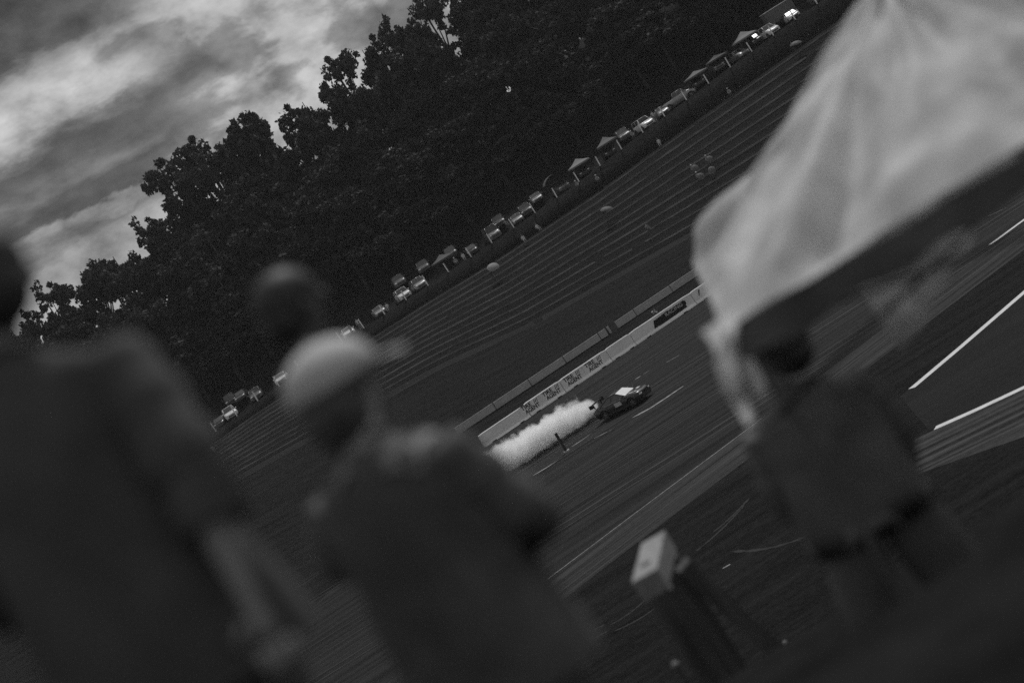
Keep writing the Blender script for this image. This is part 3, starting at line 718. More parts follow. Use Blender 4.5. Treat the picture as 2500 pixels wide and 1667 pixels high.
def person_mesh(pose, sub=2, bulk=1.0):
    """pose: dict of overrides for joints; figure faces +Y, stands at the origin, 1.76 m tall"""
    J = dict(pelvis=(0, 0, .96), waist=(0, 0, 1.10), chest=(0, 0, 1.30), neck0=(0, -.01, 1.46), neck1=(0, .0, 1.54), head0=(0, .02, 1.60), head1=(0, .02, 1.68), head2=(0, .01, 1.735),
             shl=(-.175, 0, 1.415), ell=(-.26, -.02, 1.13), wrl=(-.27, .06, .88), hal=(-.27, .08, .80),
             shr=(.175, 0, 1.415), elr=(.26, -.02, 1.13), wrr=(.27, .06, .88), har=(.27, .08, .80),
             hpl=(-.095, 0, .90), knl=(-.11, .02, .50), anl=(-.12, -.01, .09), tol=(-.14, .15, .035),
             hpr=(.095, 0, .90), knr=(.11, .02, .50), anr=(.12, -.01, .09), tor=(.14, .15, .035))
    pose = dict(pose); extra = pose.pop('_r', {}); J.update(pose)
    Rd = dict(pelvis=(.15, .115), waist=(.135, .105), chest=(.165, .12), neck0=(.075, .07), neck1=(.055, .058), head0=(.068, .08), head1=(.083, .10), head2=(.062, .08),
              shl=.066, ell=.048, wrl=.030, hal=(.042, .022), shr=.066, elr=.048, wrr=.030, har=(.042, .022),
              hpl=.092, knl=.062, anl=.042, tol=.035, hpr=.092, knr=.062, anr=.042, tor=.035)
    Rd.update(extra)
    if bulk != 1.0:
        for k in ('pelvis', 'waist', 'chest'): Rd[k] = (Rd[k][0] * bulk * (1.0 if k == 'chest' else 1.12), Rd[k][1] * bulk)
        for k in ('shl', 'ell', 'shr', 'elr', 'hpl', 'hpr', 'knl', 'knr'): Rd[k] = Rd[k] * (.5 + .5 * bulk)
    E = [('pelvis', 'waist'), ('waist', 'chest'), ('chest', 'neck0'), ('neck0', 'neck1'), ('neck1', 'head0'), ('head0', 'head1'), ('head1', 'head2'),
         ('chest', 'shl'), ('shl', 'ell'), ('ell', 'wrl'), ('wrl', 'hal'), ('chest', 'shr'), ('shr', 'elr'), ('elr', 'wrr'), ('wrr', 'har'),
         ('pelvis', 'hpl'), ('hpl', 'knl'), ('knl', 'anl'), ('anl', 'tol'), ('pelvis', 'hpr'), ('hpr', 'knr'), ('knr', 'anr'), ('anr', 'tor')]
    me = skin_mesh(J, E, Rd, 'pelvis', sub)
    J = {k: Vector(v) for k, v in J.items()}
    seg = [(J[a], J[b], a, b) for a, b in E]
    rr_ = {k: (v if not isinstance(v, tuple) else (v[0] + v[1]) / 2) for k, v in Rd.items()}
    def region(c):
        best = None
        for a, b_, na, nb in seg:
            ab = b_ - a; t = max(0, min(1, (c - a).dot(ab) / max(1e-9, ab.dot(ab)))); d = (c - a - ab * t).length - lerp(rr_[na], rr_[nb], t)
            if best is None or d < best[0]: best = (d, na, nb, t)
        return best[1], best[2], best[3]
    return me, J, region
def make_person(name, label, mats_, pose=None, sub=2, hat=None, hair=True, group=None, sleeves='long', fingers=False, short=False, bulk=1.0, collar=False, jacket=None, yaw=0.0):
    """mats_: dict skin, top, legs, shoe, hair"""
    me, J, region = person_mesh(pose or {}, sub, bulk)
    order = ['skin', 'top', 'legs', 'shoe']
    me.materials.clear()
    for k in order: me.materials.append(mats_[k])
    for p in me.polygons:
        a, b_, t = region(p.center); c = 0
        if b_ in ('waist', 'chest', 'neck0', 'shl', 'shr') : c = 1
        elif b_ in ('ell', 'elr'): c = 1 if (sleeves == 'long' or t < .55) else 0
        elif b_ in ('wrl', 'wrr'): c = 1 if sleeves == 'long' else 0
        elif b_ == 'neck1' and collar: c = 1
        if sleeves == 'left_elbow' and b_ in ('ell', 'elr', 'wrl', 'wrr'): c = 0 if (b_ == 'wrl' and t < .5) or (b_ == 'ell' and t > .86) else 1
        if sleeves == 'right_forearm' and b_ in ('ell', 'elr', 'wrl', 'wrr'): c = 0 if b_ in ('wrr', 'har') and (t > .3 or b_ == 'har') else 1
        if b_ in ('hpl', 'hpr'): c = 2
        elif b_ in ('knl', 'knr', 'anl', 'anr'): c = 0 if (short and b_ in ('anl', 'anr')) else 2
        elif b_ in ('tol', 'tor'): c = 3
        if b_ in ('waist',) and t < .25: c = 2
        p.material_index = c; p.use_smooth = True
    # face, ears and fingers go into the same mesh
    b = MB(); hc = J['head1']; fwd = (J['head1'] - J['head1']); 
    YM = Matrix.Rotation(yaw, 3, 'Z')
    def hp(x, y, z): return hc + YM @ Vector((x, y, z))
    b.ell(hp(0, .105, -.035), (.014, .022, .022), 6, 5)          # nose
    for sg in (-1, 1):
        b.ell(hp(sg * .083, .0, -.03), (.012, .022, .034), 6, 5)   # ear
        b.ell(hp(sg * .032, .088, -.005), (.014, .010, .008), 6, 4)
    b.ell(hp(0, .088, -.072), (.028, .012, .008), 6, 4)           # lips
    if fingers:
        for w, h in (('wrl', 'hal'), ('wrr', 'har')):
            d = (J[h] - J[w]).normalized(); side = d.cross(Vector((0, 1, 0))); side = side.normalized() if side.length > .1 else Vector((1, 0, 0)); nrm = side.cross(d)
            for i, (o_, ln) in enumerate(((-.03, .070), (-.010, .080), (.010, .074), (.030, .058))):
                p0 = J[h] + side * o_ + d * .015
                b.tube([p0, p0 + d * ln * .5 + nrm * .008, p0 + d * ln * .85 + nrm * .028, p0 + d * ln + nrm * .045], [.0095, .009, .008, .006], 6)
            sgn = 1 if w == 'wrl' else -1
            p0 = J[w] + d * .04 + side * .03 * sgn; b.tube([p0, p0 + side * .025 * sgn + d * .025, p0 + side * .03 * sgn + d * .055 + nrm * .01], [.012, .011, .008], 6)
    bm = bmesh.new(); bm.from_mesh(me); m2 = b.mesh('x', mats_['skin']); bm.from_mesh(m2); bm.to_mesh(me); bm.free(); bpy.data.meshes.remove(m2)
    for p in me.polygons: p.use_smooth = True
    me.name = 'body'
    o = empty(name, (0, 0, 0), label, 'person', 0, group)
    put('body', me, o)
    if hair:
        b = MB(); b.ell(hp(0, -.012, .015), (.098, .112, .098), 14, 8, 0, -.35, YM); b.ell(hp(0, -.05, -.04), (.088, .075, .085), 12, 8, 0, -1.0, YM); b.build('hair', mats_['hair'], o)
    if jacket:
        k, hem, arms = jacket; b = MB(); vs = []; nr_ = 28
        rings = [(1.505, .078, .085), (1.48, .105, .10), (1.455, .150, .118), (1.42, .195, .13), (1.365, .225, .142), (1.28, .238, .155), (1.18, .235, .16), (1.05, .235, .165), (.93, .25, .17), (.82, .262, .175), (hem, .265, .175)]
        for j, (z, rx, ry) in enumerate(rings):
            for i in range(nr_):
                a = 2 * math.pi * i / nr_; c_, s_ = math.cos(a), math.sin(a)
                q = Vector((rx * k * math.copysign(abs(c_) ** .92, c_), ry * k * math.copysign(abs(s_) ** .92, s_), z))
                q += Vector((c_, s_, 0)) * (.022 * mnoise.noise(Vector((c_ * 2.2, s_ * 2.2, z * 5))) + .008 * math.sin(z * 60 + 5 * c_)) * min(1, j / 2); vs.append(q)
        b.add(vs, [(j * nr_ + i, (j + 1) * nr_ + i, (j + 1) * nr_ + (i + 1) % nr_, j * nr_ + (i + 1) % nr_) for j in range(len(rings) - 1) for i in range(nr_)], 0, True)
        b.build('jacket', mats_['top'], o)
        for sd_, (a1, a2, a3) in (('l', ('shl', 'ell', 'wrl')), ('r', ('shr', 'elr', 'wrr'))):
            if sd_ == 'r' and arms == 'no_right': end_t = .40
            elif sd_ == 'l' and sleeves == 'left_elbow': end_t = None
            else: end_t = .9
            pts = []; rad = []
            P1, P2, P3 = J[a1], J[a2], J[a3]
            for i in range(9):
                t = i / 8; pts.append(P1.lerp(P2, t if end_t is not None else t * .86)); rad.append((.072 + .018 * min(1, 3 * t) - .014 * t) * (1 + .10 * math.sin(i * 2.3)) * k)
            if end_t is not None:
                for i in range(1, 8):
                    t = i / 7 * end_t; pts.append(P2.lerp(P3, t)); rad.append((.076 - .022 * t) * (1 + .10 * math.sin(i * 2.1 + 1)) * k)
            b = MB(); b.tube(pts, rad, 14); b.build('sleeve', mats_['top'], o)
    if hat == 'cap':
        b = MB(); b.ell(hp(0, -.005, .03), (.106, .122, .095), 16, 8, 0, -.12, YM)
        vs = []; n_ = 9
        for i in range(n_ + 1):
            a = lerp(-1.15, 1.15, i / n_); vs += [hp(math.sin(a) * .10, .02 + math.cos(a) * .10, .022), hp(math.sin(a) * .115, .06 + math.cos(a) * .15, .005), hp(math.sin(a) * .115, .06 + math.cos(a) * .15, -.002), hp(math.sin(a) * .10, .02 + math.cos(a) * .10, .014)]
        fs = []
        for i in range(n_):
            for j in range(4): fs.append((4 * i + j, 4 * i + (j + 1) % 4, 4 * i + 4 + (j + 1) % 4, 4 * i + 4 + j))
        b.add(vs, fs, 0, True); b.ell(hp(0, -.005, .125), (.012, .012, .008), 6, 4); b.build('cap', mats_['hat'], o)
    if hat == 'sunhat':
        b = MB(); b.ell(hp(0, 0, .04), (.10, .11, .09), 12, 6, 0, -.05); b.ell(hp(0, 0, .03), (.20, .21, .02), 16, 4); b.build('sun_hat', mats_['hat'], o)
    return o, J
S = lambda n_, g_: mat(n_, g_, .8, nscale=6, namt=.12)
sk = mat('skin', .40, .55, .4, nscale=8, namt=.06); hairM = mat('dark_hair', .05, .6, nscale=30, namt=.5, stretch=(1, 1, .2)); hairL = mat('fair_hair', .10, .6, nscale=30, namt=.3, stretch=(1, 1, .2))
blk = mat('black_cotton', .10, .9, nscale=7, namt=.25, bump=.2); blk2 = mat('charcoal_fabric', .075, .9, nscale=5, namt=.25, bump=.2); den = mat('dark_denim', .085, .9, nscale=9, namt=.2)
capM = mat('pale_grey_cap', .50, .8, nscale=12, namt=.1); shoeM = mat('shoe_leather', .03, .6)
greyT = mat('grey_shirt', .25, .85, nscale=6, namt=.2); whiteT = mat('white_shirt', .55, .85, nscale=6, namt=.15)
base = dict(skin=sk, top=blk, legs=den, shoe=shoeM, hair=hairM, hat=capM)

# spectator A: cap, seen from behind, turned a little to the right, elbows bent forward
PA = dict(ell=(-.30, .0, 1.20), wrl=(-.19, .22, 1.22), hal=(-.14, .29, 1.25), elr=(.285, .06, 1.10), wrr=(.14, .24, 1.14), har=(.08, .29, 1.18), shr=(.185, 0, 1.41), shl=(-.18, 0, 1.41),
          head0=(.01, .035, 1.60), head1=(.015, .04, 1.68), head2=(.01, .03, 1.735))
A, JA = make_person('spectator', 'spectator in a pale cap and black shirt seen from behind, nearest the middle', dict(base, hair=hairL), PA, 2, 'cap', sleeves='left_elbow', fingers=True, bulk=1.3, jacket=(1.08, .74, 'both'), yaw=R(-12))
pa = at(795, 900, 4.67); A.location = (pa.x - .02, 4.67, 17.09); A.rotation_euler = (0, 0, R(-32)); A.scale = (1.04, 1.04, 1.03)
cl_ = MB()   # pale cloth added as the highlight on the right shoulder, shaped to the body
vs = []; nn_ = 14
for i in range(nn_ + 1):
    t = lerp(-1, 1, i / nn_); t = lerp(-.35, 1, i / nn_); x = t * .20; zc = 1.515 - .085 * abs(t) ** 1.3
    for (yy, dz) in ((-.115, -.045), (-.085, -.012), (-.05, .008), (.0, .016), (.05, 0), (.10, -.05)):
        vs.append((x, yy + .01 * math.sin(9 * t), zc + dz + .006 * math.sin(17 * t + yy * 30)))
cl_.add(vs, [(i * 6 + j, (i + 1) * 6 + j, (i + 1) * 6 + j + 1, i * 6 + j + 1) for i in range(nn_) for j in range(5)], 0, True)
cl_.build('shoulder_highlight', mat('grey_highlight', .26, .9, nscale=6, namt=.3), A)

# spectator B: taller dark head beyond A
PB = dict(ell=(-.22, -.03, 1.13), wrl=(-.22, .03, .88), hal=(-.22, .05, .80), elr=(.22, -.03, 1.13), wrr=(.22, .03, .88), har=(.22, .05, .80))
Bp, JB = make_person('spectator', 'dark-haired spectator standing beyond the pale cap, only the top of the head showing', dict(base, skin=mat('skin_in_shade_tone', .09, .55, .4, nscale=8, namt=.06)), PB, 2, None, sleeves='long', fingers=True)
pb = at(690, 730, 5.4); Bp.rotation_euler = (0, 0, R(-62)); Bp.scale = (1, 1, 1)
b = MB(); bz = pb.z - 1.70; Bp.location = (pb.x, 5.4, bz)
# spectator C: big dark figure at left
PC = dict(_r=dict(wrr=.020, har=(.026, .014)), elr=(.235, -.16, 1.10), wrr=(.205, -.235, .86), har=(.20, -.25, .77), head0=(.04, .02, 1.60), head1=(.07, .03, 1.68), head2=(.08, .02, 1.74), ell=(-.26, .0, 1.12), wrl=(-.2, .18, 1.0), hal=(-.16, .25, 1.0), shl=(-.19, 0, 1.40), shr=(.20, 0, 1.40))
Cp, JC = make_person('spectator', 'large spectator in black at the left edge with one bare forearm hanging down', dict(base, top=blk2, legs=blk2, skin=mat('tanned_skin', .24, .5, .5, nscale=8, namt=.06)), PC, 2, None, sleeves='right_forearm', fingers=True, bulk=1.45, collar=True, jacket=(1.05, .72, 'no_right'))
pc = at(330, 880, 3.95)   # right shoulder edge
Cp.scale = (1.12, 1.12, 1.12); Cp.rotation_euler = (0, 0, R(4)); Cp.location = (-1.03, 3.95, 19.25 - 1.466 * 1.12)
print('C feet z', Cp.location.z, 'B feet', bz, 'A', A.location)
# wooden steps that carry B and C
M_wood = mat('weathered_board', .035, .9, nscale=3, namt=.4, stretch=(.3, 3, 3), bump=.2)
def steps(name, x, y, z, w, d, label):
    g = bank_z(y) if y > 5.2 else 17.3
    o = empty(name, (x, y, g), label, 'platform'); hgt = z - g
    for i in range(4):
        b = MB(); b.box((0, (i - 1.5) * d / 4, hgt - .025), (w, d / 4 - .012, .05)); b.build('board', M_wood, o)
    for sx_ in (-1, 1):
        for sy_ in (-1, 1):
            b = MB(); b.box((sx_ * (w / 2 - .06), sy_ * (d / 2 - .06), (hgt - .05) / 2 - .02), (.09, .09, hgt - .05 + .04)); b.build('leg', M_wood, o)
steps('wooden_platform', Cp.location.x, 3.95, Cp.location.z, 1.0, .8, 'low wooden platform under the large spectator at the left edge')
steps('wooden_platform', pb.x - .1, 5.4, bz, .6, .55, 'low wooden platform under the dark-haired spectator')
# spectator D: dark figure standing under the canopy corner
PD = dict(_r=dict(hpl=.13, hpr=.13, knl=.115, knr=.115, anl=.105, anr=.105), hpl=(-.10, 0, .88), knl=(-.17, .0, .48), anl=(-.20, -.02, .09), tol=(-.23, .13, .035), hpr=(.10, 0, .88), knr=(.15, .02, .48), anr=(.17, -.01, .09), tor=(.2, .14, .035),
          elr=(.235, .05, 1.14), wrr=(.18, .12, .92), har=(.17, .14, .84), ell=(-.235, .03, 1.12), wrl=(-.20, .08, .90), hal=(-.19, .1, .82), head0=(.03, .03, 1.6), head1=(.05, .04, 1.67), head2=(.05, .03, 1.73))
Dp, JD = make_person('spectator', 'spectator in loose black clothes standing under the front corner of the white canopy', dict(base, top=mat('washed_black_fabric', .115, .9, nscale=5, namt=.25, bump=.2), legs=mat('washed_black_fabric')), PD, 2, 'cap', sleeves='long', fingers=True, bulk=1.3, collar=True, jacket=(1.0, .86, 'both'))
for k in kids(A):
    if k.name.split('.')[0] in ('hair', 'cap'):
        c0 = JA['head1']; k.scale = (1.22, 1.14, 1.14); k.location = (c0.x * -.22 - .012, c0.y * -.14 - .01, c0.z * -.14 - .012)
for k in kids(Dp):
    if k.name.startswith('cap'): k.data.materials.clear(); k.data.materials.append(blk2)
Dp.location = (.93, 7.35, bank_z(7.35) - .02); Dp.scale = (1.22, 1.1, 1.02); Dp.rotation_euler = (0, 0, R(-12))

# ------------------------------------------------------------------ white canopy, foreground right
random.seed(3)
M_can = mat('white_canopy_fabric', .80, .6, .3, nscale=2.4, namt=.22, stretch=(1, 1, 1), trans=.5, detail=3)
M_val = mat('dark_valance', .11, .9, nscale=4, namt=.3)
EZ = 18.14
cF, cFR, cBR, cB, cP = Vector((.71, 6.5, EZ)), Vector((3.95, 6.5, EZ)), Vector((4.2, 9.9, EZ)), Vector((1.14, 9.9, EZ)), Vector((2.42, 8.2, EZ + .80))
tent = empty('pop_up_canopy', (2.42, 8.2, bank_z(8.2)), 'white pop-up canopy with a creased roof filling the upper right', 'canopy')
TL = tent.location.copy()
def roof_face(a, b_, seed):
    n_ = 46; vs = []; fs = []
    nr = (b_ - a).cross(cP - a).normalized()
    if nr.z < 0: nr = -nr
    for j in range(n_ + 1):
        v = j / n_
        for i in range(n_ + 1):
            u = i / n_; p = a.lerp(b_, u).lerp(cP, v)
            e = math.sin(math.pi * u) * (1 - v)
            ray_ = (u - .0) * 13 + .9 * v
            # creases that fan out from the corners to the peak, and slack between them
            f1 = (math.sin(u * 26 + 3.2 * mnoise.noise(Vector((u * 3, v * 2, seed)))) * .065 + math.sin(u * 57 + 4 * mnoise.noise(Vector((u * 5, v * 2, seed + 9)))) * .014) * (1 - v * .7)
            f2 = mnoise.noise(Vector((u * 9 + seed, v * 3.2, seed))) * .10
            f3 = .03 * math.sin(math.pi * min(1, v * 1.02)) * (.4 + .6 * math.sin(math.pi * u))
            f4 = mnoise.noise(Vector((u * 22, v * 14, seed + 4))) * .016 * (1 - v) 
            edge = min(1, 12 * u, 12 * (1 - u))
            p = p + nr * ((f1 + f2 + f4) * min(1, v * 9 + .10) + f3 * .25 * min(1, v * 4)) * edge
            vs.append(p - TL)
    for j in range(n_):
        for i in range(n_): k = j * (n_ + 1) + i; fs.append((k, k + 1, k + n_ + 2, k + n_ + 1))
    b = MB(); b.add(vs, fs, 0, True); return b.build('roof_panel', M_can, tent)
for i, (a, b_) in enumerate(((cF, cFR), (cFR, cBR), (cBR, cB), (cB, cF))): roof_face(a, b_, i * 7.3)
def strip(a, b_, h, m, nm, amp=.03, par=tent):
    n_ = 40; vs = []
    d = (b_ - a).normalized(); nr = d.cross(Vector((0, 0, 1)))
    for i in range(n_ + 1):
        t = i / n_; p = a.lerp(b_, t) + nr * amp * math.sin(t * 34) + nr * -.01
        for z, k in ((.0, 0), (-h * .5, .4), (-h, 1.0)): vs.append(p + Vector((0, 0, z - .03 * math.sin(math.pi * t) + (.015 * math.sin(t * 51) if k == 1 else 0))) + nr * (.015 * k * math.sin(t * 60)) - TL)
    b = MB(); b.add(vs, [(3 * i + j, 3 * i + 3 + j, 3 * i + 4 + j, 3 * i + 1 + j) for i in range(n_) for j in range(2)], 0, True); return b.build(nm, m, par)
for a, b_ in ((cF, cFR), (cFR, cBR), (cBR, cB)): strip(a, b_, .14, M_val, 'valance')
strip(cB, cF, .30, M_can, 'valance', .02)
# loose white cloth tail and tied weight at the front-left corner
b = MB(); vs = []
for i in range(17):
    t = i / 16; w = lerp(.15, .035, t ** .7); c = Vector((.705 - .11 * t + .012 * math.sin(8 * t), 6.47 + .02 * math.sin(6 * t), EZ + .05 - .40 * t))
    for k in range(5): s_ = (k - 2) / 2; vs.append(c + Vector((w / 2 * s_, .018 * math.cos(s_ * 4 + t * 5), 0)) - TL)
b.add(vs, [(i * 5 + j, (i + 1) * 5 + j, (i + 1) * 5 + j + 1, i * 5 + j + 1) for i in range(16) for j in range(4)], 0, True); b.build('loose_cloth', M_can, tent)
pw = at(1783, 935, 6.45)
b = MB(); b.tube([Vector((.72, 6.46, EZ)) - TL, pw + Vector((0, 0, .09)) - TL], .008, 6)
b.build('tie_cord', M_can, tent)
b = MB(); b.tube([pw + Vector((0, 0, .10)) - TL, pw + Vector((0, 0, .05)) - TL, pw - TL, pw - Vector((0, 0, .05)) - TL, pw - Vector((0, 0, .075)) - TL], [.008, .022, .036, .036, .015], 12); b.build('knotted_end', M_can, tent)
for p in (cF, cFR, cBR, cB):
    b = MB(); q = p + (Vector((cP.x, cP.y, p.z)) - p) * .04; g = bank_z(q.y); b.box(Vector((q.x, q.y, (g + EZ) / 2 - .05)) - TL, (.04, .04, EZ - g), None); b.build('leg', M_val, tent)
b = MB()
for a, b_ in ((cF, cFR), (cFR, cBR), (cBR, cB), (cB, cF)):
    o1, o2 = a + Vector((0, 0, -.05)) - TL, b_ + Vector((0, 0, -.05)) - TL; md = (o1 + o2) / 2
    ins = (Vector((cP.x, cP.y, EZ)) - TL - md) * .03
    for s_, e_ in ((0, -.35), (-.35, 0)):
        b.tube([o1 + ins + Vector((0, 0, s_)), md + ins + Vector((0, 0, e_))], .012, 6); b.tube([md + ins + Vector((0, 0, e_)), o2 + ins + Vector((0, 0, s_))], .012, 6)
for a in (cF, cFR, cBR, cB): b.tube([a + Vector((0, 0, -.06)) - TL, cP + Vector((0, 0, -.16)) - TL], .014, 6)
b.tube([cP + Vector((0, 0, -.5)) - TL, cP + Vector((0, 0, -.02)) - TL], .02, 8)
b.build('folding_frame', M_dark, tent)
# torn grey sheet hanging inside
M_film = mat('grey_plastic_film', .55, .5, .4, nscale=3, namt=.6, trans=.6)
b = MB(); vs = []; n_ = 24
for j in range(13):
    for i in range(n_ + 1):
        u, v = i / n_, j / 12; drop = .50 - .40 * u
        vs.append(Vector((1.42 + .95 * u, 7.4 + .05 * math.sin(u * 30) + .3 * u, EZ - .12 - drop * v)) - TL)
b.add(vs, [(j * (n_ + 1) + i, j * (n_ + 1) + i + 1, (j + 1) * (n_ + 1) + i + 1, (j + 1) * (n_ + 1) + i) for j in range(12) for i in range(n_)], 0, True); b.build('hanging_sheet', M_film, tent)

# ------------------------------------------------------------------ timber stand with pale top
M_pale = mat('pale_sawn_timber', .24, .8, nscale=2.5, namt=.18, stretch=(5, .5, 5), bump=.1)
M_oldw = mat('dark_creosoted_timber', .085, .9, nscale=3, namt=.4, stretch=(3, 3, .4), bump=.2)
st = empty('timber_stand', (-.06, 12.0, bank_z(12.0)), 'dark timber stand with a pale sawn block on top and a leaning brace', 'stand')
SL = st.location.copy(); d_ = Vector((.21, .95, 0)).normalized(); rt = Matrix.Rotation(-math.atan2(.21, .95), 3, 'Z')
b = MB(); b.box(Vector((.02, 12.46, 16.15)) - SL, (.21, .97, .17), rt); blk_ = b.build('top_block', M_pale, st)
b = MB(); b.tube([Vector((-.035, 12.28, 16.2355)) - SL, Vector((-.035, 12.28, 16.2395)) - SL], .045, 14); b.build('bolt_hole', M_dark, blk_)
b = MB(); b.box(Vector((-.055, 12.06, (16.06 + 12.9) / 2)) - SL, (.20, .20, 3.16)); b.build('post', M_oldw, st)
b = MB(); b.box(Vector((.13, 12.85, (16.06 + 12.6) / 2)) - SL, (.16, .16, 3.4)); b.build('post', M_oldw, st)
p0, p1 = Vector((.19, 12.1, 16.13)), Vector((.86, 12.15, 13.7))
dv = (p1 - p0); b = MB(); b.box((p0 + p1) / 2 - SL, (.17, .12, dv.length), dv.to_track_quat('Z', 'Y').to_matrix()); b.build('brace', M_oldw, st)
def stake(u, v, y, top, r, label):
    p = at(u, v, y); g = bank_z(y); o = empty('wooden_stake', (p.x, y, g - .05), label, 'stake')
    h = p.z - g
    b = MB(); b.box((0, 0, h / 2), (r * 2, r * 2, h + .05)); b.build('shaft', M_oldw, o)
    b = MB(); b.ell((0, 0, h + r * .5), (r * 1.6, r * 1.6, r * top), 8, 6); b.build('painted_tip', M_pale, o)
stake(1643, 1612, 14, 1.4, .022, 'low stake with a pale round tip, left of the three on the bank')
stake(1913, 1563, 24, 1.6, .024, 'slim stake with a pale tip, highest of the three on the bank')
stake(1883, 1640, 17, 5.5, .018, 'slim stake with a long pale tip at the bottom edge')

# ------------------------------------------------------------------ row of posts along the ridge
random.seed(8)
M_post = mat('white_post_paint', .85, .7, nscale=5, namt=.2)
post_px = [(527.6, 1053), (578.6, 1014.7), (629.6, 978.6), (683, 944), (735, 908), (786, 872), (837, 836), (888, 800), (940, 768), (993, 734), (1046.6, 699), (1096.6, 666), (1152, 629), (1202, 594), (1253, 552), (1307, 520), (1360, 482), (1414.7, 444.6), (1461.5, 398), (1518, 365), (1570, 324), (1622, 283), (1674, 241), (1732, 207), (1783, 164), (1834, 123)]
pme = MB(); pme.box((0, 0, .78), (.15, .15, 1.66)); pme = pme.mesh('marker_post', M_post)
pcap = MB(); pcap.box((0, 0, 1.64), (.19, .19, .05)); pcap = pcap.mesh('post_cap', M_post)
xs_p = [at(u, v, 239.2).x for u, v in post_px]
dxp = 3.75
xs_p = [xs_p[0] - dxp * k for k in (8, 7, 6, 5, 4, 3, 2, 1)] + xs_p + [xs_p[-1] + dxp * k for k in range(1, 9)]
beside = {8: 'white post at the left end of the row below the first bright car', 33: 'white post at the upper right end of the row by the bright off-roader'}
for i, x in enumerate(xs_p):
    lb = beside.get(i, 'white post in the evenly spaced row along the hilltop edge')
    o = empty('white_post', (x, 239.2, gz(x, 239.2) - .05), lb, 'post', random.uniform(-.05, .05), 'white posts along the hilltop edge')
    q = put('shaft', pme, o); q.rotation_euler = (random.uniform(-.03, .03), random.uniform(-.04, .04), 0); q.scale = (1, 1, random.uniform(.92, 1.05)); put('cap', pcap, q)

# ------------------------------------------------------------------ parked cars
Mcw = mat('white_car_paint', .75, .3, .5, coat=.4); Mcs = mat('silver_car_paint', .30, .35, .5, .5, coat=.3); Mcd = mat('dark_car_paint', .03, .3, .5, coat=.5); Mcg = mat('grey_car_paint', .12, .3, .5, coat=.5)
G = 'cars parked along the hilltop'
index_children()
protos = {}
def parked(u, v, y, kind, m, rz, label, s=1.0):
    x = at(u, v, y).x; key = (kind, m.name)
    if key not in protos:
        o = make_car({'suv': 'parked_offroader', 'sedan': 'parked_car', 'pickup': 'parked_pickup', 'van': 'parked_van'}[kind], label, {'suv': 'car', 'sedan': 'car', 'pickup': 'pickup truck', 'van': 'van'}[kind], m, kind, G)
        protos[key] = o; index_children()
    else:
        o = clone(protos[key], label=label)
    o.location = (x, y, gz(x, y) + .01); o.rotation_euler = (0, 0, R(rz)); o.scale = (s, s, s); return o
F = -90
parked(556, 1000, 243.2, 'suv', Mcw, F + 12, 'brightest white off-roader at the left end of the hilltop row')
parked(510, 985, 243.6, 'sedan', Mcd, F, 'dark car left of the brightest white off-roader')
parked(545, 948, 248.6, 'suv', Mcd, F + 8, 'dark off-roader in the second rank behind the brightest white one')
parked(576, 945, 247.8, 'sedan', Mcg, F, 'grey car in the second rank left of the pale cap')
parked(611, 940, 243.4, 'suv', Mcg, F + 5, 'grey off-roader right of the brightest white one')
parked(668, 893, 243.5, 'sedan', Mcw, F, 'white car hidden behind the pale cap')
parked(722, 857, 243.5, 'suv', Mcd, F, 'dark off-roader hidden behind the pale cap')
parked(776, 820, 243.5, 'sedan', Mcs, F, 'silver car just left of the standing pair')
parked(829, 778, 243.4, 'sedan', Mcw, F + 6, 'white car above the pale cap beside the person in light clothes')
parked(900, 722, 243.6, 'sedan', Mcs, F + 8, 'silver car behind the seated person in a light shirt')
parked(965, 692, 243.6, 'suv', Mcw, F + 10, 'white off-roader, left of the bright neighbouring pair')
parked(962, 668, 249.6, 'suv', Mcg, F + 4, 'grey off-roader in the rank behind the white pair')
parked(1012, 680, 243.2, 'suv', Mcs, F + 10, 'silver off-roader, right of the bright neighbouring pair')
parked(1030, 645, 249.0, 'suv', Mcg, F, 'grey off-roader behind the low dark canopy')
parked(1134, 582, 243.8, 'sedan', Mcd, F, 'dark car with a bright glint left of the pale van')
parked(1185, 545, 243.6, 'van', Mcg, F + 6, 'pale-fronted van near the middle of the hilltop row')
parked(1240, 500, 243.8, 'sedan', Mcs, F, 'silver car between the van and the glinting off-roader')
parked(1268, 490, 244.6, 'suv', Mcd, F, 'dark off-roader with a glinting roof')
parked(1352, 432, 243.8, 'suv', Mcg, F + 10, 'grey off-roader sheltered under the arched dark canopy')
parked(1565, 295, 243.2, 'suv', Mcw, F + 14, 'white off-roader right of the twin grey canopies')
parked(1608, 262, 244.0, 'sedan', Mcs, F, 'silver car right of the white off-roader by the twin canopies')
parked(1645, 222, 243.8, 'pickup', Mcs, -8, 'long silver pickup parked side-on')
parked(1792, 125, 243.0, 'sedan', Mcs, F + 20, 'silver car under the long row of canopies')
parked(1873, 78, 243.2, 'suv', Mcw, F + 14, 'white off-roader at the upper right end of the posts')
parked(1930, 40, 243.6, 'sedan', Mcw, F, 'white car beside the pale box trailer at the top edge')
parked(1413, 402, 244.2, 'sedan', Mcd, F, 'dark car under the left twin canopy')
parked(1476, 356, 244.2, 'sedan', Mcd, F, 'dark car under the right twin canopy')
parked(1094, 606, 247.5, 'suv', Mcd, F, 'dark off-roader behind the two seated people')
parked(1300, 470, 246.5, 'sedan', Mcs, F, 'silver car between the glinting off-roader and the arched canopy')
parked(1210, 530, 247.0, 'suv', Mcd, F, 'dark off-roader behind the van')
parked(1520, 330, 245.5, 'suv', Mcg, F, 'grey off-roader left of the white one by the twin canopies')
parked(1700, 200, 245.0, 'sedan', Mcd, F, 'dark car at the left end of the long canopy row')
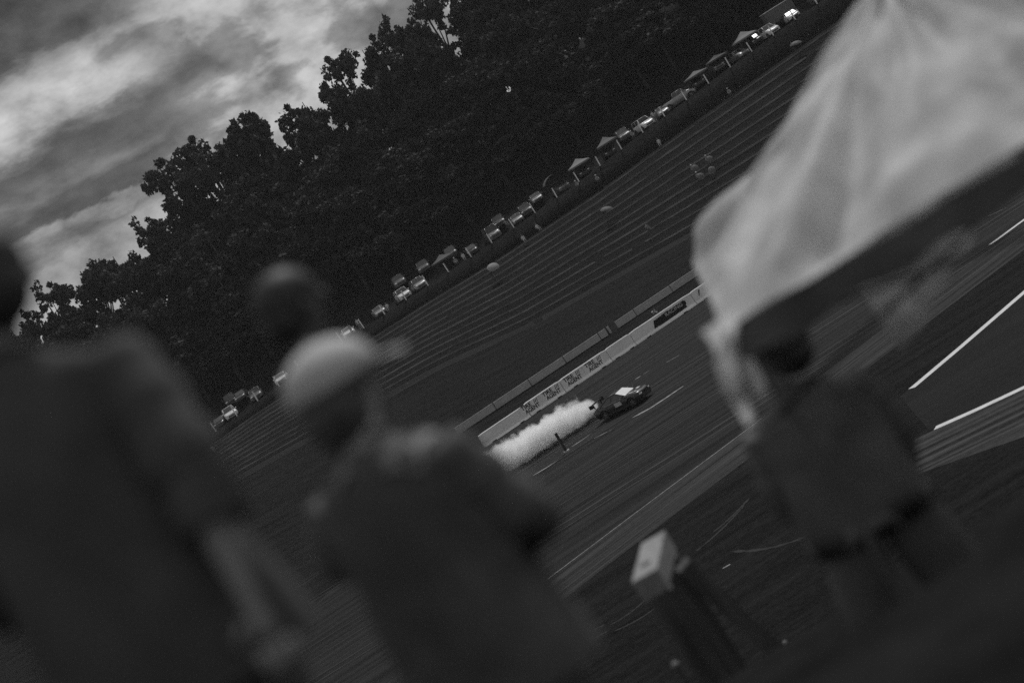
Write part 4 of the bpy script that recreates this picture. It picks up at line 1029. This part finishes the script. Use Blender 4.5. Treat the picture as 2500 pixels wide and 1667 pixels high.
parked(1750, 165, 245.2, 'suv', Mcg, F, 'grey off-roader under the flat dark canopy')
parked(1838, 95, 245.0, 'sedan', Mcd, F, 'dark car under the sharply peaked canopy')
parked(1990, -5, 243.6, 'suv', Mcg, F, 'grey off-roader beyond the top edge')

# ------------------------------------------------------------------ small canopies on the hilltop
def hill_tent(x, y, w, eh, ph, m, label, rz=0.0, arch=False):
    o = empty('small_canopy', (x, y, gz(x, y) + .0), label, 'canopy', rz, 'canopies on the hilltop')
    b = MB(); n_ = 8; vs = []; h = w / 2
    if arch:
        for i in range(9):
            a = lerp(-1.35, 1.35, i / 8)
            for yy in (-h, h): vs.append((h * math.sin(a) / math.sin(1.35), yy, eh + ph * (math.cos(a) - math.cos(1.35)) / (1 - math.cos(1.35))))
        b.add(vs, [(2 * i, 2 * i + 2, 2 * i + 3, 2 * i + 1) for i in range(8)], 0, True)
    else:
        c = [(-h, -h), (h, -h), (h, h), (-h, h)]; vs = [(0, 0, eh + ph)]
        for (a, q_) in c: vs += [(a * .5, q_ * .5, eh + ph * .40), (a, q_, eh), (a, q_, eh - .22)]
        fs = []
        for i in range(4):
            j = (i + 1) % 4; a, q_ = 1 + 3 * i, 1 + 3 * j
            fs += [(0, a, q_), (a, a + 1, q_ + 1, q_), (a + 1, a + 2, q_ + 2, q_ + 1)]
        b.add(vs, fs)
    b.build('roof', m, o)
    for a, q_ in ((-1, -1), (1, -1), (1, 1), (-1, 1)):
        b = MB(); b.box((a * h * .96, q_ * h * .96, eh / 2), (.07, .07, eh)); b.build('leg', M_dark, o)
    return o
Mtg = mat('grey_canopy', .20, .8); Mtd = mat('dark_canopy', .075, .8); Mtm = mat('mid_grey_canopy', .12, .8)
def tx(u, v, y): return at(u, v, y).x
hill_tent(tx(1074, 625, 242.6), 242.9, 3.1, 2.0, .75, Mtd, 'low dark canopy beside the two seated people', .2)
hill_tent(tx(1350, 432, 243.4), 244, 3.6, 2.2, .9, Mtd, 'arched dark canopy over the grey off-roader', .05, True)
hill_tent(tx(1412, 400, 243), 243, 3.0, 2.05, .85, Mtg, 'grey peaked canopy, left of the twins', .1)
hill_tent(tx(1481, 350, 243), 243.2, 3.2, 2.05, .95, Mtm, 'grey peaked canopy, right of the twins', -.1)
hill_tent(tx(1706, 195, 243), 243.4, 3.2, 2.1, .55, Mtm, 'low grey canopy, left end of the long row', .1)
hill_tent(tx(1757, 155, 243), 243.6, 3.2, 2.2, .5, Mtd, 'dark flat canopy, middle of the long row', -.05)
hill_tent(tx(1822, 100, 243), 243.3, 3.2, 2.2, 1.0, Mtg, 'grey sharply peaked canopy, right end of the long row', .15)
# pale box trailer near the top edge
xt = tx(1905, 35, 245); o = empty('box_trailer', (xt, 245.6, gz(xt, 245.6)), 'pale box trailer roof at the top edge of the picture', 'trailer', R(6))
b = MB(); b.box((0, 0, 1.55), (4.6, 2.0, 2.0)); b.build('box_body', mat('trailer_side', .10, .5), o)
b = MB(); b.box((0, 0, 2.60), (4.7, 2.1, .10)); b.build('roof', Mcw, o)
for a in (-.5, .5): put('wheel', WM['sedan'][0], o, (a, -1.05, .33)); put('wheel', WM['sedan'][0], o, (a, 1.05, .33))
b = MB(); b.tube([(2.3, 0, .55), (3.3, 0, .5)], .05, 6); b.build('tow_bar', M_dark, o)

# ------------------------------------------------------------------ people and umbrellas on the hill
def far_person(key, mats_, pose, **k):
    return make_person('hill_spectator', 'x', mats_, pose, 1, **k)[0]
stand = {}; armup = dict(elr=(.28, .1, 1.25), wrr=(.15, .28, 1.45), har=(.12, .32, 1.5))
seat = dict(pelvis=(0, 0, .48), waist=(0, -.02, .62), chest=(0, -.02, .84), neck0=(0, -.02, 1.0), neck1=(0, 0, 1.08), head0=(0, .02, 1.14), head1=(0, .03, 1.22), head2=(0, .02, 1.275), shl=(-.17, 0, .95), shr=(.17, 0, .95), ell=(-.24, .06, .70), elr=(.24, .06, .70), wrl=(-.15, .25, .62), wrr=(.15, .25, .62), hal=(-.13, .33, .60), har=(.13, .33, .60),
            hpl=(-.1, .06, .47), hpr=(.1, .06, .47), knl=(-.12, .42, .48), knr=(.12, .42, .48), anl=(-.12, .46, .09), anr=(.12, .46, .09), tol=(-.13, .6, .04), tor=(.13, .6, .04))
umb = dict(elr=(.25, .12, 1.2), wrr=(.12, .22, 1.38), har=(.08, .23, 1.44))
PR = {'light': far_person('l', dict(base, top=whiteT, legs=greyT), stand, sleeves='short', short=True),
      'grey': far_person('g', dict(base, top=greyT, legs=den), armup, sleeves='short'),
      'seat': far_person('s', dict(base, top=whiteT, legs=greyT), seat, sleeves='short', short=True),
      'seatd': far_person('d', dict(base, top=greyT, legs=den), seat, sleeves='short', hat='cap'),
      'umb': far_person('u', dict(base, top=blk2, legs=den), umb, sleeves='long')}
index_children(); usedp = set()
def hp_(key, u, v, y, rz, label, s=1.0, seatchair=True):
    p = at(u, v, y); z = gz(p.x, y)
    if 205 < y < 236.5:
        q = (y - Y0) / (Y1 - Y0) * NT; fr = q - int(q); z = terr_z(p.x, int(q) + min(1, .55 + .45 * fr) if fr > .12 else int(q) + .55)
    if key in usedp: o = clone(PR[key], label=label)
    else: o = PR[key]; o['label'] = label; usedp.add(key)
    o.location = (p.x, y, z + .02); o.rotation_euler = (0, 0, R(rz)); o.scale = (s, s, s)
    o['group'] = 'people on the hillside'
    return o
Mch = mat('folding_chair_cloth', .14, .8)
def chair_for(o, label):
    c = empty('folding_chair', o.location, label, 'chair', o.rotation_euler[2], 'folding chairs on the hilltop')
    b = MB(); b.box((0, .08, .37), (.50, .46, .02)); b.build('seat', Mch, c)
    b = MB(); b.box((0, -.21, .68), (.50, .03, .46), Matrix.Rotation(R(8), 3, 'X')); b.build('backrest', Mch, c)
    for a in (-.24, .24):
        b = MB(); b.tube([(a, .30, 0), (a, -.2, .55), (a, -.25, .9)], .014, 5); b.build('leg', M_dark, c); b = MB(); b.tube([(a, -.22, 0), (a, .28, .38)], .014, 5); b.build('leg', M_dark, c)
hp_('light', 871, 785, 240.3, 170, 'person in light clothes standing by the white car above the pale cap')
q = hp_('seat', 945, 748, 240.6, 160, 'person in a light shirt seated in front of the silver car'); chair_for(q, 'folding chair under the person in a light shirt')
q = hp_('seatd', 1104, 625, 240.9, 200, 'seated person in a cap beside the low dark canopy, left of two'); chair_for(q, 'folding chair of the left person beside the low dark canopy')
q = hp_('seat', 1122, 612, 240.9, 180, 'seated person in light clothes beside the low dark canopy, right of two'); chair_for(q, 'folding chair of the right person beside the low dark canopy')
hp_('grey', 850, 795, 240.9, 190, 'person in grey standing between the white car and the light-dressed person')
hp_('grey', 1219, 520, 240.8, 180, 'person in grey standing right of the van')
q = hp_('seatd', 1538, 318, 240.8, 170, 'seated person left of the white off-roader by the twin canopies'); chair_for(q, 'folding chair left of the white off-roader')
hp_('light', 1596, 285, 241, 180, 'person in light clothes right of the white off-roader by the twin canopies')
def terr_y(u, v):      # the depth at which this line of sight meets the slope
    y = 205.5
    while y < 239:
        p = at(u, v, y)
        if p.z <= hill_lin(p.x, y): return y
        y += .25
    return 236.0
for u, v, key, lab_ in [(1287, 598, 'seat', 'person in light clothes sitting high on the terraces right of the left umbrella'), (1301, 538, 'seat', 'person in light clothes sitting just below the white posts near the van'), (1470, 456, 'seatd', 'person in a cap sitting just below the twin grey canopies'),
                        (1427, 480, 'seatd', 'person in a cap sitting left of the arched umbrella'), (1594, 578, 'grey', 'person in grey standing low on the slope above the grey wall'), (1606, 343, 'seat', 'person in light clothes sitting below the silver pickup'), (1776, 218, 'seatd', 'person in a cap sitting below the long row of canopies'),
                        (526, 1108, 'seat', 'person in light clothes sitting on the left end of the terraces')]:
    o = hp_(key, u, v, terr_y(u, v), random.uniform(150, 210), lab_)
    if key.startswith('seat'): chair_for(o, 'folding chair on the slope, ' + lab_.split('sitting ')[1])
def umbrella(u, v, y, d, label, tilt=(0, 0), m=None, h=2.0, ground=True):
    p = at(u, v, y); o = empty('umbrella', (p.x, y, p.z), label, 'umbrella', 0, 'umbrellas on the terraces')
    rot = Euler((tilt[0], tilt[1], 0)).to_matrix()
    b = MB(); n_ = 8; vs = [rot @ Vector((0, 0, .22 * d))]; fs = []
    rings = 5
    for j in range(1, rings + 1):
        t = j / rings
        for i in range(n_ * 2):
            a = math.pi * i / n_; rr = d / 2 * math.sin(t * 1.25) / math.sin(1.25) * (1 - (.05 * t if i % 2 else 0))
            vs.append(rot @ Vector((rr * math.cos(a), rr * math.sin(a), .22 * d * (math.cos(t * 1.25) - math.cos(1.25)) / (1 - math.cos(1.25)) - (0 if i % 2 == 0 else -.012))))
    k = n_ * 2
    for i in range(k): fs.append((0, 1 + i, 1 + (i + 1) % k))
    for j in range(rings - 1):
        for i in range(k): fs.append((1 + j * k + i, 1 + (j + 1) * k + i, 1 + (j + 1) * k + (i + 1) % k, 1 + j * k + (i + 1) % k))
    b.add(vs, fs, 0, True); b.build('canopy', m or Mtg, o)
    b = MB(); b.tube([rot @ Vector((0, 0, .22 * d + .08)), rot @ Vector((0, 0, -.3)), Vector((0, 0, -.3)) + rot @ Vector((0, 0, -h + .5))], .02, 5); b.build('shaft', M_dark, o)
    b = MB()
    for i in range(n_):
        a = 2 * math.pi * i / n_; b.tube([rot @ Vector((0, 0, .02)), rot @ Vector((d * .42 * math.cos(a), d * .42 * math.sin(a), .05))], .008, 4, cap=False)
    b.build('ribs', M_dark, o)
    return o
Mul = mat('umbrella_light', .34, .7, nscale=6, namt=.3, trans=.3); Mum = mat('umbrella_mid', .17, .7, nscale=5, namt=.3, trans=.3)
for (u, v, d, lab_, m, du, dv, tl) in [(1204, 652, 1.75, 'pale patterned umbrella on the left part of the terraces', Mul, 8, 38, (R(35), R(18))), (1481, 512, 1.8, 'umbrella with a bright rim in the middle of the terraces', Mum, 9, 36, (R(12), R(20))),
                                  (1943, 108, 1.8, 'dim umbrella at the upper right of the terraces', Mum, 9, 32, (R(10), R(10)))]:
    yy = terr_y(u + du, v + dv); umbrella(u, v, yy, d, lab_, tl, m, 1.9)
    hp_('umb', u + du, v + dv, yy + .25, 180, 'person standing under the ' + lab_)
for (u, v, lab_) in [(1733, 389, 'top of the four small grey parasols in a cluster'), (1738, 415, 'right one of the four small grey parasols in a cluster'), (1711, 431, 'lowest of the four small grey parasols in a cluster'), (1697, 411, 'dimmest left one of the four small grey parasols in a cluster')]:
    yy = terr_y(u + 6, v + 20); umbrella(u, v, yy - .3, 1.05, lab_, (R(62), R(20)), Mum, 1.1)
    o = hp_('seatd', u + 6, v + 20, yy, 180, 'person in a cap behind the ' + lab_.split(' of the')[0] + ' parasol of the cluster')
    chair_for(o, 'folding chair by the ' + lab_.split(' of the')[0] + ' parasol of the cluster')
# photographer crouching behind the white barrier
pf = at(1606, 770, wall_y(13) + 2.2)
ph, _ = make_person('photographer', 'photographer in dark clothes with a camera behind the white barrier', dict(base, top=blk2, hat=blk2), dict(elr=(.26, .16, 1.28), wrr=(.10, .30, 1.50), har=(.07, .30, 1.57), ell=(-.26, .16, 1.28), wrl=(-.10, .34, 1.48), hal=(-.08, .36, 1.56), head1=(0, .06, 1.66)), 1, 'cap', sleeves='short')
xp = pf.x; ph.location = (xp, wall_y(xp) + 2.0, gz(xp, wall_y(xp) + 2.0)); ph.rotation_euler = (0, 0, R(140))
cmr = empty('photo_camera', (0, 0, 0), 'camera with a pale long lens held by the photographer at the barrier', 'camera')
cmr.location = ph.matrix_basis @ Vector((0, .33, 1.60)); cmr.rotation_euler = ph.rotation_euler
b = MB(); b.box((0, 0, 0), (.14, .08, .10)); b.build('body', M_dark, cmr); b = MB(); b.tube([(0, .04, 0), (0, .32, 0)], .05, 10); b.build('lens', mat('pale_lens', .6, .4), cmr)
bg_ = empty('camera_bag', (xp - 1.0, wall_y(xp - 1.0) + 1.6, gz(xp - 1, wall_y(xp - 1) + 1.6)), 'small pale bag on the ground beside the photographer', 'bag')
b = MB(); b.box((0, 0, .55), (.3, .2, .22)); b.box((0, 0, .22), (.36, .26, .46)); b.build('bag_body', whiteT, bg_); b = MB(); b.tube([(-.12, 0, .66), (0, 0, .8), (.12, 0, .66)], .015, 6); b.build('handle', M_dark, bg_)
print('objects', len(COL.objects))

# thin haze round everything, added to lift the dark tones
hm = bpy.data.materials.new('lifting_haze'); hm.use_nodes = True; ht = hm.node_tree; ht.nodes.clear()
hv = ht.nodes.new('ShaderNodeVolumePrincipled'); hv.inputs['Color'].default_value = (.97, .97, .97, 1); hv.inputs['Density'].default_value = 1.2e-4
ho = ht.nodes.new('ShaderNodeOutputMaterial'); ht.links.new(hv.outputs[0], ho.inputs['Volume'])
b = MB(); b.box((0, 390, 34), (1500, 1080, 74)); o = b.build('added_haze', hm); tag(o, kind='stuff')
